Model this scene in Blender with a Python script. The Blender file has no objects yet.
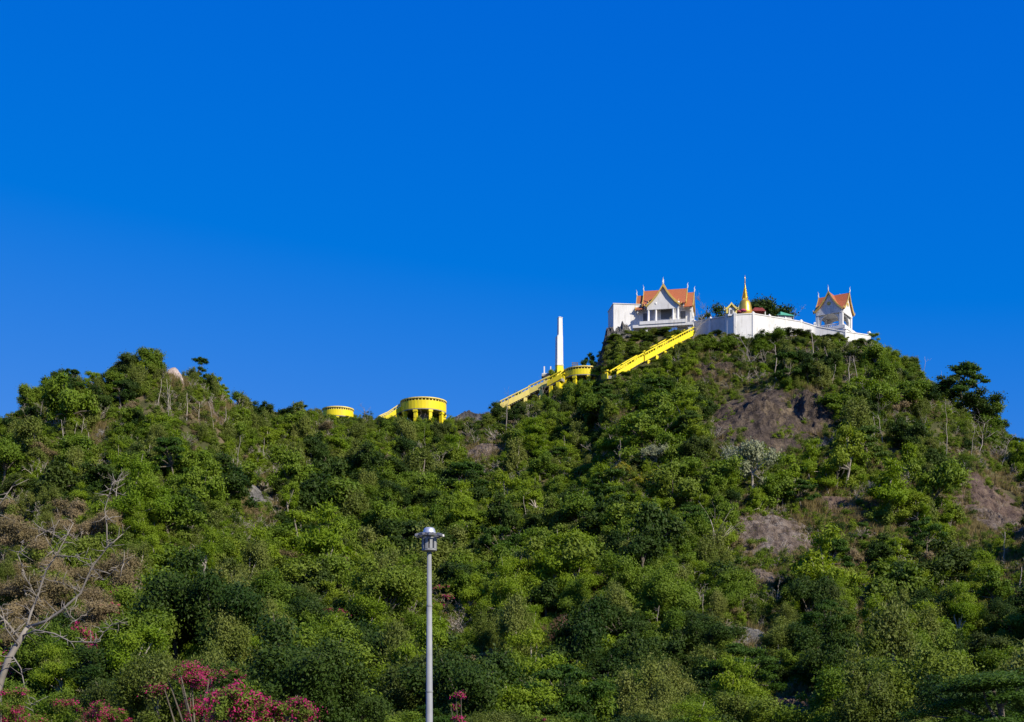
import bpy, bmesh, math, random
import numpy as np
from mathutils import Vector, Matrix

R = math.radians
rng = np.random.default_rng(7)
random.seed(7)
scene = bpy.context.scene
COL = scene.collection

# ------------------------------------------------------------------ camera, sky, sun, exposure
FPX, CX, HZ, EYE = 1422.0, 512.0, 740.0, 1.7      # 50 mm shift lens, horizon just under the frame
cam_d = bpy.data.cameras.new("camera")
cam_d.lens, cam_d.sensor_width = 36.0 * FPX / 1024.0, 36.0
cam_d.shift_y = (HZ - 361.0) / 1024.0
cam_d.clip_end = 20000.0
cam = bpy.data.objects.new("camera", cam_d)
cam.location, cam.rotation_euler = (0, 0, EYE), (R(90), 0, 0)
COL.objects.link(cam)
scene.camera = cam

SUN_EL, SUN_H = R(35), Vector((0.73, -0.68, 0)).normalized()
sun_dir = Vector((SUN_H.x * math.cos(SUN_EL), SUN_H.y * math.cos(SUN_EL), math.sin(SUN_EL)))
sun_d = bpy.data.lights.new("sun", "SUN")
sun_d.energy, sun_d.angle, sun_d.color = 5.0, R(0.53), (1.0, 0.92, 0.78)
sun = bpy.data.objects.new("sun", sun_d)
sun.rotation_euler = sun_dir.to_track_quat("Z", "Y").to_euler()
sun.location = (100, -100, 200)
COL.objects.link(sun)

world = bpy.data.worlds.new("World")
scene.world = world
world.use_nodes = True
wn, wl = world.node_tree.nodes, world.node_tree.links
wn.clear()
sky = wn.new("ShaderNodeTexSky")
sky.sky_type = "NISHITA"
sky.sun_disc = False
sky.sun_elevation = SUN_EL
sky.sun_rotation = math.atan2(SUN_H.x, SUN_H.y)
sky.air_density, sky.dust_density, sky.ozone_density, sky.altitude = 1.0, 0.0, 3.0, 0
# the response of a polarised, strongly coloured exposure: red cut off, blue almost level
sep, comb = wn.new("ShaderNodeSeparateColor"), wn.new("ShaderNodeCombineColor")
wl.new(sky.outputs[0], sep.inputs[0])
def wmath(op, a, b):
    n = wn.new("ShaderNodeMath")
    n.operation = op
    wl.new(a, n.inputs[0])
    n.inputs[1].default_value = b
    return n.outputs[0]
red = wmath("MULTIPLY", wmath("MAXIMUM", wmath("SUBTRACT", sep.outputs[0], 1.54), 0.004), 0.42)
grn = wmath("MULTIPLY", wmath("POWER", sep.outputs[1], 0.72), 0.69)
blu = wmath("MULTIPLY", wmath("POWER", sep.outputs[2], 0.22), 4.05)
for k, o in enumerate((red, grn, blu)):
    wl.new(o, comb.inputs[k])
bg = wn.new("ShaderNodeBackground")
bg.inputs["Strength"].default_value = 0.10
wo = wn.new("ShaderNodeOutputWorld")
wl.new(comb.outputs[0], bg.inputs[0])
wl.new(bg.outputs[0], wo.inputs[0])

vs = scene.view_settings
scene.display_settings.display_device = "sRGB"
vs.view_transform, vs.look, vs.exposure, vs.gamma = "Standard", "None", 0.35, 1.0
vs.use_curve_mapping = False
scene.render.engine = "CYCLES"
scene.cycles.max_bounces = 5
scene.cycles.diffuse_bounces = 2
scene.cycles.transmission_bounces = 3
scene.cycles.use_denoising = True

# ------------------------------------------------------------------ materials
def new_mat(name):
    m = bpy.data.materials.new(name)
    m.use_nodes = True
    nt = m.node_tree
    return m, nt, nt.nodes["Principled BSDF"], nt.nodes["Material Output"]

def noise_node(nt, scale, detail=6, rough=0.6, coord="Object"):
    tc = nt.nodes.new("ShaderNodeTexCoord")
    n = nt.nodes.new("ShaderNodeTexNoise")
    n.inputs["Scale"].default_value = scale
    n.inputs["Detail"].default_value = detail
    n.inputs["Roughness"].default_value = rough
    nt.links.new(tc.outputs[coord], n.inputs["Vector"])
    return n

def ramp(nt, fac, stops):
    r = nt.nodes.new("ShaderNodeValToRGB")
    cr = r.color_ramp
    while len(cr.elements) < len(stops):
        cr.elements.new(0.5)
    for e, (p, c) in zip(cr.elements, stops):
        e.position, e.color = p, (*c, 1)
    nt.links.new(fac, r.inputs[0])
    return r

def paint(name, c1, c2, scale=1.5, rough=0.6, metal=0.0, bump=0.1, lo=0.35, hi=0.7, spec=0.3, streak=None):
    """A paint or plaster, weathered in patches from c1 to c2."""
    m, nt, b, out = new_mat(name)
    n = noise_node(nt, scale)
    r = ramp(nt, n.outputs["Fac"], [(lo, c1), (hi, c2)])
    col = r.outputs[0]
    if streak:
        tc, mp = nt.nodes.new("ShaderNodeTexCoord"), nt.nodes.new("ShaderNodeMapping")
        mp.inputs["Scale"].default_value = (1.0, 1.0, 0.13)
        nt.links.new(tc.outputs["Object"], mp.inputs[0])
        n3 = nt.nodes.new("ShaderNodeTexNoise")
        n3.inputs["Scale"].default_value, n3.inputs["Detail"].default_value, n3.inputs["Roughness"].default_value = 2.2, 8, 0.7
        nt.links.new(mp.outputs[0], n3.inputs["Vector"])
        k = ramp(nt, n3.outputs["Fac"], [(0.50, (0, 0, 0)), (0.72, (0.8, 0.8, 0.8))])
        mx = nt.nodes.new("ShaderNodeMix")
        mx.data_type = "RGBA"
        nt.links.new(k.outputs[0], mx.inputs[0])
        nt.links.new(col, mx.inputs[6])
        mx.inputs[7].default_value = (*streak, 1)
        col = mx.outputs[2]
    nt.links.new(col, b.inputs["Base Color"])
    b.inputs["Roughness"].default_value, b.inputs["Metallic"].default_value = rough, metal
    b.inputs["Specular IOR Level"].default_value = spec
    if bump:
        n2 = noise_node(nt, scale * 6)
        bp = nt.nodes.new("ShaderNodeBump")
        bp.inputs["Strength"].default_value = bump
        nt.links.new(n2.outputs["Fac"], bp.inputs["Height"])
        nt.links.new(bp.outputs[0], b.inputs["Normal"])
    return m

def leaf_mat(name, ca, cb, cc, trans=0.3, rough=0.55):
    """Foliage: every plant of the kind picks its own hue between ca and cb, every leaf strays towards cc."""
    m, nt, b, out = new_mat(name)
    oi = nt.nodes.new("ShaderNodeObjectInfo")
    r = ramp(nt, oi.outputs["Random"], [(0.0, ca), (0.8, cb), (1.0, tuple(0.8 * p + 0.2 * q for p, q in zip(cb, (0.17, 0.135, 0.05))))])
    at = nt.nodes.new("ShaderNodeAttribute")
    at.attribute_name = "tone"
    mx = nt.nodes.new("ShaderNodeMix")
    mx.data_type = "RGBA"
    nt.links.new(at.outputs["Fac"], mx.inputs[0])
    nt.links.new(r.outputs[0], mx.inputs[6])
    mx.inputs[7].default_value = (*cc, 1)
    col = mx.outputs[2]
    nt.links.new(col, b.inputs["Base Color"])
    b.inputs["Roughness"].default_value = rough
    b.inputs["Specular IOR Level"].default_value = 0.12
    t = nt.nodes.new("ShaderNodeBsdfTranslucent")
    hsn = nt.nodes.new("ShaderNodeHueSaturation")
    hsn.inputs["Value"].default_value = 1.3
    hsn.inputs["Saturation"].default_value = 1.1
    nt.links.new(col, hsn.inputs["Color"])
    nt.links.new(hsn.outputs[0], t.inputs[0])
    ms = nt.nodes.new("ShaderNodeMixShader")
    ms.inputs[0].default_value = trans
    nt.links.new(b.outputs[0], ms.inputs[1])
    nt.links.new(t.outputs[0], ms.inputs[2])
    nt.links.new(ms.outputs[0], out.inputs[0])
    return m

def rock_mat(name, c1, c2, c3, scale=0.6, bump=0.6, cracks=True):
    """Weathered rock: blotches, dark water stains running down, cracks between blocks."""
    m, nt, b, out = new_mat(name)
    n = noise_node(nt, scale, 12, 0.72)
    r = ramp(nt, n.outputs["Fac"], [(0.36, c1), (0.5, c2), (0.64, c3)])
    col = r.outputs[0]
    tc, mp = nt.nodes.new("ShaderNodeTexCoord"), nt.nodes.new("ShaderNodeMapping")
    mp.inputs["Scale"].default_value = (1.0, 0.4, 0.3)
    nt.links.new(tc.outputs["Object"], mp.inputs[0])
    n3 = nt.nodes.new("ShaderNodeTexNoise")
    n3.inputs["Scale"].default_value, n3.inputs["Detail"].default_value, n3.inputs["Roughness"].default_value = 1.1, 10, 0.72
    nt.links.new(mp.outputs[0], n3.inputs["Vector"])
    k = ramp(nt, n3.outputs["Fac"], [(0.50, (0, 0, 0)), (0.62, (0.75, 0.75, 0.75))])
    mx = nt.nodes.new("ShaderNodeMix")
    mx.data_type = "RGBA"
    nt.links.new(k.outputs[0], mx.inputs[0])
    nt.links.new(col, mx.inputs[6])
    mx.inputs[7].default_value = (*[q * 0.6 for q in c1], 1)
    col = mx.outputs[2]
    n2 = noise_node(nt, scale * 3.5, 12, 0.75)
    h = n2.outputs["Fac"]
    if cracks:
        vo = nt.nodes.new("ShaderNodeTexVoronoi")
        vo.feature = "DISTANCE_TO_EDGE"
        vo.inputs["Scale"].default_value = 0.55
        nw = noise_node(nt, 1.3, 5, 0.6)
        nt.links.new(nw.outputs["Color"], vo.inputs["Vector"])
        ad = nt.nodes.new("ShaderNodeVectorMath")
        ad.operation = "MULTIPLY_ADD"
        nt.links.new(nw.outputs["Color"], ad.inputs[0])
        ad.inputs[1].default_value = (2.2, 2.2, 2.2)
        nt.links.new(tc.outputs["Object"], ad.inputs[2])
        nt.links.new(ad.outputs[0], vo.inputs["Vector"])
        cr = ramp(nt, vo.outputs["Distance"], [(0.0, (0, 0, 0)), (0.09, (1, 1, 1))])
        m2 = nt.nodes.new("ShaderNodeMath")
        m2.operation = "MULTIPLY_ADD"
        nt.links.new(cr.outputs[0], m2.inputs[0])
        m2.inputs[1].default_value = 0.22
        nt.links.new(h, m2.inputs[2])
        h = m2.outputs[0]
    nt.links.new(col, b.inputs["Base Color"])
    b.inputs["Roughness"].default_value = 0.92
    b.inputs["Specular IOR Level"].default_value = 0.12
    bp = nt.nodes.new("ShaderNodeBump")
    bp.inputs["Strength"].default_value, bp.inputs["Distance"].default_value = min(1.0, bump), 0.8
    nt.links.new(h, bp.inputs["Height"])
    nt.links.new(bp.outputs[0], b.inputs["Normal"])
    return m

M = {
    "white": paint("white_plaster", (0.70, 0.69, 0.66), (0.58, 0.565, 0.53), 0.5, 0.7, bump=0.05, lo=0.45, hi=0.8, streak=(0.40, 0.38, 0.34)),
    "greywhite": paint("grey_and_shaded_plaster", (0.60, 0.59, 0.56), (0.42, 0.41, 0.39), 0.6, 0.8, bump=0.1, streak=(0.30, 0.29, 0.27)),
    "yellow": paint("yellow_paint", (0.80, 0.66, 0.010), (0.70, 0.54, 0.015), 0.5, 0.6, bump=0.05, lo=0.4, hi=0.8, streak=(0.55, 0.40, 0.06)),
    "cream": paint("cream_paint", (0.80, 0.66, 0.17), (0.68, 0.52, 0.12), 0.8, 0.6, bump=0.05, streak=(0.45, 0.38, 0.22)),
    "gold": paint("gold_leaf", (0.95, 0.62, 0.10), (0.80, 0.48, 0.06), 2.0, 0.34, metal=0.75, bump=0.03),
    "goldtrim": paint("gold_trim_paint", (0.72, 0.50, 0.12), (0.55, 0.36, 0.08), 2.0, 0.45, metal=0.2, bump=0.03),
    "dark": paint("recess_shade_grey", (0.12, 0.12, 0.12), (0.17, 0.17, 0.165), 1.5, 0.35, bump=0),
    "step": paint("grey_concrete", (0.34, 0.32, 0.28), (0.22, 0.21, 0.19), 1.2, 0.9, bump=0.15),
    "blue": paint("blue_tarp_cloth", (0.06, 0.18, 0.48), (0.04, 0.12, 0.36), 1.2, 0.6, bump=0.2),
    "teal": paint("green_sheet", (0.03, 0.30, 0.20), (0.05, 0.38, 0.27), 1.0, 0.5, bump=0.1),
    "red": paint("red_cloth", (0.26, 0.045, 0.05), (0.18, 0.03, 0.035), 1.5, 0.8, bump=0.1),
    "magenta": paint("magenta_cloth", (0.5, 0.05, 0.14), (0.36, 0.04, 0.10), 1.5, 0.8, bump=0.1),
    "galv": paint("galvanised_steel", (0.29, 0.30, 0.30), (0.20, 0.207, 0.21), 1.3, 0.6, metal=0.0, bump=0.03, streak=(0.17, 0.165, 0.16)),
    "chrome": paint("bright_metal", (0.70, 0.71, 0.73), (0.5, 0.51, 0.53), 6.0, 0.4, metal=0.6, bump=0.05),
    "lampgrey": paint("dark_grey_metal", (0.12, 0.125, 0.135), (0.2, 0.2, 0.21), 3.0, 0.4, metal=0.4, bump=0),
    "lens": paint("lamp_lens", (0.75, 0.76, 0.78), (0.6, 0.62, 0.66), 3.0, 0.2, bump=0),
    "bark": paint("brown_bark", (0.10, 0.08, 0.06), (0.20, 0.17, 0.13), 3.0, 0.9, bump=0.4),
    "palebark": paint("pale_bark", (0.42, 0.37, 0.30), (0.24, 0.20, 0.16), 1.8, 0.85, bump=0.4),
    "greybark": paint("grey_bark", (0.27, 0.24, 0.20), (0.14, 0.12, 0.10), 1.4, 0.9, bump=0.5),
    "rock_dark": rock_mat("dark_brown_rock", (0.06, 0.046, 0.036), (0.125, 0.095, 0.072), (0.25, 0.19, 0.12), 0.45, 1.0),
    "rock_slab": rock_mat("brown_grey_rock", (0.11, 0.08, 0.06), (0.22, 0.17, 0.13), (0.34, 0.29, 0.24), 0.5, 0.9),
    "rock_pale": rock_mat("pale_grey_rock", (0.12, 0.115, 0.105), (0.29, 0.275, 0.25), (0.42, 0.40, 0.37), 0.8, 1.0),
    "rock_pink": rock_mat("pinkish_white_rock", (0.34, 0.27, 0.23), (0.52, 0.42, 0.37), (0.62, 0.54, 0.5), 0.8, 0.6),
    "rock_grey": rock_mat("dark_grey_rock", (0.05, 0.05, 0.05), (0.11, 0.105, 0.105), (0.2, 0.19, 0.18), 1.0, 0.7),
    "soil": rock_mat("brown_soil", (0.075, 0.05, 0.038), (0.15, 0.105, 0.08), (0.25, 0.19, 0.12), 0.4, 0.8, False),
}

def tile_mat():
    m, nt, b, out = new_mat("orange_roof_tile")
    tc = nt.nodes.new("ShaderNodeTexCoord")
    br = nt.nodes.new("ShaderNodeTexBrick")
    br.inputs["Scale"].default_value = 5.0
    br.inputs["Color1"].default_value = (0.50, 0.17, 0.05, 1)
    br.inputs["Color2"].default_value = (0.42, 0.125, 0.038, 1)
    br.inputs["Mortar"].default_value = (0.25, 0.07, 0.025, 1)
    br.inputs["Mortar Size"].default_value = 0.025
    nt.links.new(tc.outputs["Object"], br.inputs["Vector"])
    nt.links.new(br.outputs[0], b.inputs["Base Color"])
    b.inputs["Roughness"].default_value = 0.5
    return m
M["tile"] = tile_mat()

LEAF = {
    "broad":   leaf_mat("leaf_mid_green", (0.072, 0.131, 0.009), (0.133, 0.206, 0.015), (0.189, 0.233, 0.034)),
    "dark":    leaf_mat("leaf_dark_green", (0.014, 0.039, 0.005), (0.034, 0.066, 0.008), (0.081, 0.112, 0.017), 0.2),
    "feather": leaf_mat("leaf_bright_green", (0.122, 0.206, 0.009), (0.195, 0.273, 0.015), (0.245, 0.302, 0.034), 0.35),
    "vine":    leaf_mat("leaf_olive_creeper", (0.085, 0.121, 0.014), (0.153, 0.188, 0.030), (0.233, 0.247, 0.073)),
    "shrub":   leaf_mat("leaf_olive_shrub", (0.083, 0.135, 0.012), (0.156, 0.206, 0.024), (0.221, 0.243, 0.050)),
    "dry":     leaf_mat("leaf_dry_tan", (0.15, 0.125, 0.050), (0.24, 0.185, 0.095), (0.28, 0.21, 0.13), 0.2, 0.8),
    "acacia":  leaf_mat("leaf_deep_green", (0.028, 0.069, 0.007), (0.052, 0.103, 0.011), (0.081, 0.139, 0.019)),
    "pale":    leaf_mat("leaf_silver_green", (0.20, 0.23, 0.11), (0.26, 0.28, 0.15), (0.40, 0.41, 0.28)),
    "rust":    leaf_mat("leaf_dead_brown", (0.13, 0.065, 0.040), (0.17, 0.09, 0.055), (0.26, 0.17, 0.12), 0.15, 0.8),
    "pink": leaf_mat("bract_magenta", (0.46, 0.022, 0.14), (0.56, 0.035, 0.20), (0.40, 0.05, 0.12), 0.35),
    "yellowbloom": leaf_mat("bloom_yellow", (0.32, 0.27, 0.010), (0.38, 0.31, 0.012), (0.28, 0.26, 0.03), 0.3),
    "grass":   leaf_mat("dry_grass_blade", (0.15, 0.135, 0.04), (0.25, 0.20, 0.08), (0.33, 0.26, 0.13), 0.3, 0.8),
}

# ------------------------------------------------------------------ mesh helpers
class MB:
    def __init__(self):
        self.v, self.f, self.m = [], [], []
    def add(self, vs, fs, mi=0):
        o = len(self.v)
        self.v += [tuple(p) for p in vs]
        self.f += [tuple(i + o for i in q) for q in fs]
        self.m += [mi] * len(fs)
        return self
    def box(self, c, s, rz=0.0, mi=0, top=1.0):
        x, y, z = s[0] / 2, s[1] / 2, s[2] / 2
        pts = []
        for dz, k in ((-z, 1.0), (z, top)):
            for dx, dy in ((-x, -y), (x, -y), (x, y), (-x, y)):
                dx, dy = dx * k, dy * k
                pts.append((c[0] + dx * math.cos(rz) - dy * math.sin(rz), c[1] + dx * math.sin(rz) + dy * math.cos(rz), c[2] + dz))
        return self.add(pts, [(3, 2, 1, 0), (4, 5, 6, 7), (0, 1, 5, 4), (1, 2, 6, 5), (2, 3, 7, 6), (3, 0, 4, 7)], mi)
    def tube(self, pts, radii, n=6, mi=0, cap=True):
        pts = [Vector(p) for p in pts]
        vs, fs = [], []
        up = Vector((0.13, 0.31, 0.94))
        for i, p in enumerate(pts):
            d = (pts[min(i + 1, len(pts) - 1)] - pts[max(i - 1, 0)]).normalized()
            a = d.cross(up)
            if a.length < 1e-3:
                a = d.cross(Vector((1, 0, 0)))
            a.normalize()
            b = d.cross(a)
            for k in range(n):
                t = 2 * math.pi * k / n
                vs.append(p + (a * math.cos(t) + b * math.sin(t)) * radii[i])
        for i in range(len(pts) - 1):
            for k in range(n):
                fs.append((i * n + k, i * n + (k + 1) % n, (i + 1) * n + (k + 1) % n, (i + 1) * n + k))
        if cap:
            fs.append(tuple(range(n))[::-1])
            fs.append(tuple(range((len(pts) - 1) * n, len(pts) * n)))
        return self.add(vs, fs, mi)
    def lathe(self, prof, n=24, c=(0, 0, 0), mi=0):
        vs, fs = [], []
        for r, z in prof:
            for k in range(n):
                t = 2 * math.pi * k / n
                vs.append((c[0] + r * math.cos(t), c[1] + r * math.sin(t), c[2] + z))
        for i in range(len(prof) - 1):
            for k in range(n):
                fs.append((i * n + k, i * n + (k + 1) % n, (i + 1) * n + (k + 1) % n, (i + 1) * n + k))
        fs.append(tuple(range(n))[::-1])
        fs.append(tuple(range((len(prof) - 1) * n, len(prof) * n)))
        return self.add(vs, fs, mi)
    def prism(self, poly, o, ax, ay, depth, mi=0):
        """poly (u, v) laid in the plane o + u*ax + v*ay, thickened by depth on its normal."""
        o, ax, ay = Vector(o), Vector(ax), Vector(ay)
        nz = ax.cross(ay).normalized() * depth
        a = [o + ax * u + ay * v for u, v in poly]
        n = len(a)
        fs = [tuple(range(n))[::-1], tuple(range(n, 2 * n))] + [(i, (i + 1) % n, n + (i + 1) % n, n + i) for i in range(n)]
        return self.add(a + [p + nz for p in a], fs, mi)
    def build(self, name, mats, parent=None, smooth=False):
        me = bpy.data.meshes.new(name)
        me.from_pydata(self.v, [], self.f)
        for m in (mats if isinstance(mats, (list, tuple)) else [mats]):
            me.materials.append(m)
        me.polygons.foreach_set("material_index", self.m)
        if smooth:
            me.polygons.foreach_set("use_smooth", [True] * len(self.f))
        bm = bmesh.new()
        bm.from_mesh(me)
        bmesh.ops.recalc_face_normals(bm, faces=bm.faces)
        bm.to_mesh(me)
        bm.free()
        me.update()
        ob = bpy.data.objects.new(name, me)
        COL.objects.link(ob)
        if parent:
            ob.parent = parent
        return ob

def tag(o, label=None, cat=None, group=None, kind=None):
    if label: o["label"] = label
    if cat: o["category"] = cat
    if group: o["group"] = group
    if kind: o["kind"] = kind
    return o

def thing(name, label, cat, loc, rz=0.0, group=None):
    o = bpy.data.objects.new(name, None)
    o.empty_display_size = 0.3
    o.location, o.rotation_euler = loc, (0, 0, rz)
    COL.objects.link(o)
    return tag(o, label, cat, group)

def np_mesh(name, v, quads, mat_idx, mats, tone=None):
    me = bpy.data.meshes.new(name)
    nq = len(quads)
    me.vertices.add(len(v)); me.loops.add(nq * 4); me.polygons.add(nq)
    me.vertices.foreach_set("co", np.asarray(v, np.float32).ravel())
    me.loops.foreach_set("vertex_index", np.asarray(quads, np.int32).ravel())
    me.polygons.foreach_set("loop_start", np.arange(0, nq * 4, 4, dtype=np.int32))
    me.polygons.foreach_set("material_index", np.asarray(mat_idx, np.int32))
    for m in mats:
        me.materials.append(m)
    me.update(calc_edges=True)
    if tone is not None:
        a = me.attributes.new("tone", "FLOAT", "POINT")
        a.data.foreach_set("value", np.asarray(tone, np.float32))
    return me

# ------------------------------------------------------------------ terrain
def vnoise(x, y, seed):
    xi, yi = np.floor(x).astype(np.int64), np.floor(y).astype(np.int64)
    fx, fy = x - xi, y - yi
    fx, fy = fx * fx * (3 - 2 * fx), fy * fy * (3 - 2 * fy)
    def h(i, j):
        n = (i * 374761393 + j * 668265263 + seed * 1442695041) & 0xFFFFFFFF
        n = ((n ^ (n >> 13)) * 1274126177) & 0xFFFFFFFF
        return ((n ^ (n >> 16)) & 0xFFFF) / 32767.5 - 1.0
    return (h(xi, yi) * (1 - fx) + h(xi + 1, yi) * fx) * (1 - fy) + (h(xi, yi + 1) * (1 - fx) + h(xi + 1, yi + 1) * fx) * fy

# bearing (given as the column it has in a 1024 wide frame) -> ridge distance, elevation row of the bare ridge, foot distance
RIDGE = np.array([
    (-700, 170, 570, 92), (-400, 175, 525, 90), (-150, 180, 488, 88), (0, 186, 441, 88), (15, 187, 420, 88), (45, 190, 398, 88), (85, 192, 388, 88), (120, 194, 381, 88), (150, 195, 372, 89),
    (170, 197, 378, 90), (205, 202, 387, 90), (235, 210, 409, 91), (265, 222, 424, 92), (310, 232, 421, 94), (345, 239, 423, 96), (400, 242, 423, 98), (450, 243, 424, 100),
    (500, 244, 415, 102), (545, 243, 394, 103), (588, 243, 380, 104), (599, 243, 366, 104), (607, 242, 344, 104), (618, 241, 333, 104), (700, 241, 334, 104), (790, 241, 335, 104), (850, 242, 341, 103), (885, 243, 356, 102),
    (930, 243, 392, 101), (975, 241, 420, 100), (1005, 240, 444, 99), (1040, 236, 458, 98), (1200, 225, 505, 95), (1450, 210, 570, 92), (1800, 200, 640, 90)], float)

def ridge_at(px):
    return (np.interp(px, RIDGE[:, 0], RIDGE[:, 1]), np.interp(px, RIDGE[:, 0], RIDGE[:, 2]), np.interp(px, RIDGE[:, 0], RIDGE[:, 3]))

def terrain(x, y):
    x, y = np.asarray(x, float), np.asarray(y, float)
    px = CX + FPX * x / np.maximum(y, 1.0)
    rr, row, ft = ridge_at(px)
    zr = EYE + (HZ - row) * rr / FPX
    s = (y - ft) / (rr - ft)
    sc = np.clip(s, 0, 1)
    g = 0.35 * sc + 0.65 * sc ** 1.6
    z = zr * g
    back = np.clip(s - 1, 0, 2)
    z = z - zr * np.where(back < 0.14, 0.0, (back - 0.14) * 0.9)
    env = np.clip(s * 4, 0, 1) * np.clip((1.02 - s) * 7, 0.0, 1)
    bumps = 3.6 * vnoise(x / 34, y / 40, 1) + 2.1 * vnoise(x / 15, y / 17, 2) + 0.8 * vnoise(x / 6, y / 6, 3)
    z = z + env * bumps + np.clip(s * 4, 0, 1) * 0.25 * vnoise(x / 2.2, y / 2.2, 4)
    return np.where(s < 0, -0.3 + s * 2, z - 0.3 * np.clip(1 - s * 8, 0, 1))

def tz(x, y):
    return float(terrain(x, y))

def project(x, y, z):
    return CX + FPX * x / y, HZ - FPX * (z - EYE) / y

def pick(px, row):
    """Where the line of sight through that point of the picture first meets the hill."""
    rr = float(np.interp(px, RIDGE[:, 0], RIDGE[:, 1]))
    ft = float(np.interp(px, RIDGE[:, 0], RIDGE[:, 3]))
    ys = np.linspace(ft - 4, rr, 900)
    xs = (px - CX) * ys / FPX
    _, rows = project(xs, ys, terrain(xs, ys))
    hit = np.nonzero(rows <= row)[0]
    y = ys[hit[0]] if len(hit) else rr
    x = (px - CX) * y / FPX
    return float(x), float(y), tz(x, y)

def at(px, row, y):
    return Vector(((px - CX) * y / FPX, y, EYE + (HZ - row) * y / FPX))

cols = np.concatenate([np.arange(-700, -40, 22), np.arange(-40, 1070, 5), np.arange(1070, 1801, 22)]).astype(float)
svals = np.concatenate([np.linspace(-0.08, 1.06, 150), np.linspace(1.09, 2.0, 16)])
PX, SS = np.meshgrid(cols, svals)
rr, row, ft = ridge_at(PX)
TY = ft + (rr - ft) * SS
TX = (PX - CX) * TY / FPX
TZ = terrain(TX, TY)
nr, nc = PX.shape
idx = np.arange(nr * nc).reshape(nr, nc)
tq = np.stack([idx[:-1, :-1], idx[:-1, 1:], idx[1:, 1:], idx[1:, :-1]], -1).reshape(-1, 4)

def hill_mat():
    m, nt, b, out = new_mat("hillside_soil")
    n = noise_node(nt, 0.12, 12, 0.65)
    r1 = ramp(nt, n.outputs["Fac"], [(0.32, (0.035, 0.045, 0.016)), (0.48, (0.075, 0.075, 0.03)), (0.58, (0.15, 0.12, 0.065)), (0.72, (0.13, 0.09, 0.065))])
    nt.links.new(r1.outputs[0], b.inputs["Base Color"])
    b.inputs["Roughness"].default_value = 0.95
    b.inputs["Specular IOR Level"].default_value = 0.1
    n2 = noise_node(nt, 1.2, 10, 0.7)
    bp = nt.nodes.new("ShaderNodeBump")
    bp.inputs["Strength"].default_value, bp.inputs["Distance"].default_value = 0.8, 0.5
    nt.links.new(n2.outputs["Fac"], bp.inputs["Height"])
    nt.links.new(bp.outputs[0], b.inputs["Normal"])
    return m
M["hill"] = hill_mat()
hill = bpy.data.objects.new("hill", np_mesh("hill", np.stack([TX.ravel(), TY.ravel(), TZ.ravel()], 1), tq, np.zeros(len(tq), int), [M["hill"]]))
hill.data.polygons.foreach_set("use_smooth", [True] * len(tq))
COL.objects.link(tag(hill, "steep wooded hill of brown soil under trees and scrub", None, None, "structure"))
g = MB()
g.add([(-6000, -3000, -0.05), (6000, -3000, -0.05), (6000, 9000, -0.05), (-6000, 9000, -0.05)], [(0, 1, 2, 3)])
tag(g.build("ground", paint("dry_ground", (0.10, 0.085, 0.055), (0.06, 0.075, 0.03), 0.05, 0.95, bump=0.2, spec=0.1)), "flat grassy ground at the foot of the hill", None, None, "structure")

# ------------------------------------------------------------------ rocks and bare patches
CLEAR = []        # (px, row, rx, ry): no trees there
ROCKS = [  # px, row, rx, ry, lumpiness, material, label, category, name
    (757, 420, 50, 36, 1.7, "rock_dark", "large dark brown rock face bare of trees below the temple", "rock", "rock_outcrop"),
    (812, 412, 26, 24, 1.5, "rock_dark", "dark cleft rock beside the large brown rock face", "rock", "rock_outcrop"),
    (776, 539, 48, 22, 0.8, "rock_slab", "sloping bare brown slab, largest in the middle of the right slope", "rock", "rock_slab"),
    (763, 581, 19, 10, 0.7, "rock_slab", "small brown slab just under the sloping bare slab", "rock", "rock_slab"),
    (752, 640, 30, 8, 0.6, "rock_pale", "flat pale slab showing between two dark trees low on the slope", "rock", "rock_slab"),
    (793, 712, 34, 16, 0.6, "soil", "bare brown earth bank at the foot of the right slope", "earth bank", "earth_bank"),
    (992, 507, 40, 36, 0.9, "soil", "broad bare earth slope at the right edge of the hill", "earth bank", "earth_bank"),
    (1005, 530, 30, 14, 0.9, "rock_slab", "brown ledge crossing the bare earth slope at the right edge", "rock", "rock_ledge"),
    (872, 494, 8, 8, 1.4, "rock_grey", "round dark grey boulder among scrub right of the bare slab", "boulder", "boulder"),
    (835, 507, 24, 9, 0.6, "soil", "small tan earth clearing left of the round grey boulder", "earth bank", "earth_bank"),
    (868, 600, 18, 16, 0.8, "rock_slab", "narrow brown rock streak low on the right slope", "rock", "rock_slab"),
    (261, 499, 19, 20, 0.55, "rock_pale", "pale grey crag on the flank of the left hill", "crag", "crag"),
    (175, 378, 9, 7, 1.8, "rock_pink", "pinkish white boulder on the top of the left hill", "boulder", "boulder"),
    (485, 452, 20, 7, 0.7, "rock_slab", "brown bare patch of rock below the yellow steps", "rock", "rock_slab"),
    (628, 421, 10, 5, 0.7, "rock_slab", "small grey brown rock below the upper round terrace", "rock", "rock_slab"),
    (468, 412, 26, 7, 1.0, "rock_grey", "grey rock on the saddle beside the round yellow terrace", "rock", "rock_ledge"),
    (716, 372, 22, 7, 0.9, "rock_dark", "dark brown rock patch under the white boundary wall", "rock", "rock_slab"),
    (606, 341, 12, 20, 2.6, "rock_grey", "dark grey cliff below the white terrace of the hall", "cliff", "cliff"),
    (622, 330, 13, 10, 1.9, "rock_pale", "grey weathered outcrop under the white terrace wall", "crag", "crag"),
    (215, 412, 12, 7, 1.0, "rock_slab", "brown rock under pale trunks near the top of the left hill", "rock", "rock_slab"),
    (100, 437, 9, 8, 1.0, "rock_pale", "grey rock among creepers on the left hill", "rock", "rock_slab"),
]
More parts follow.
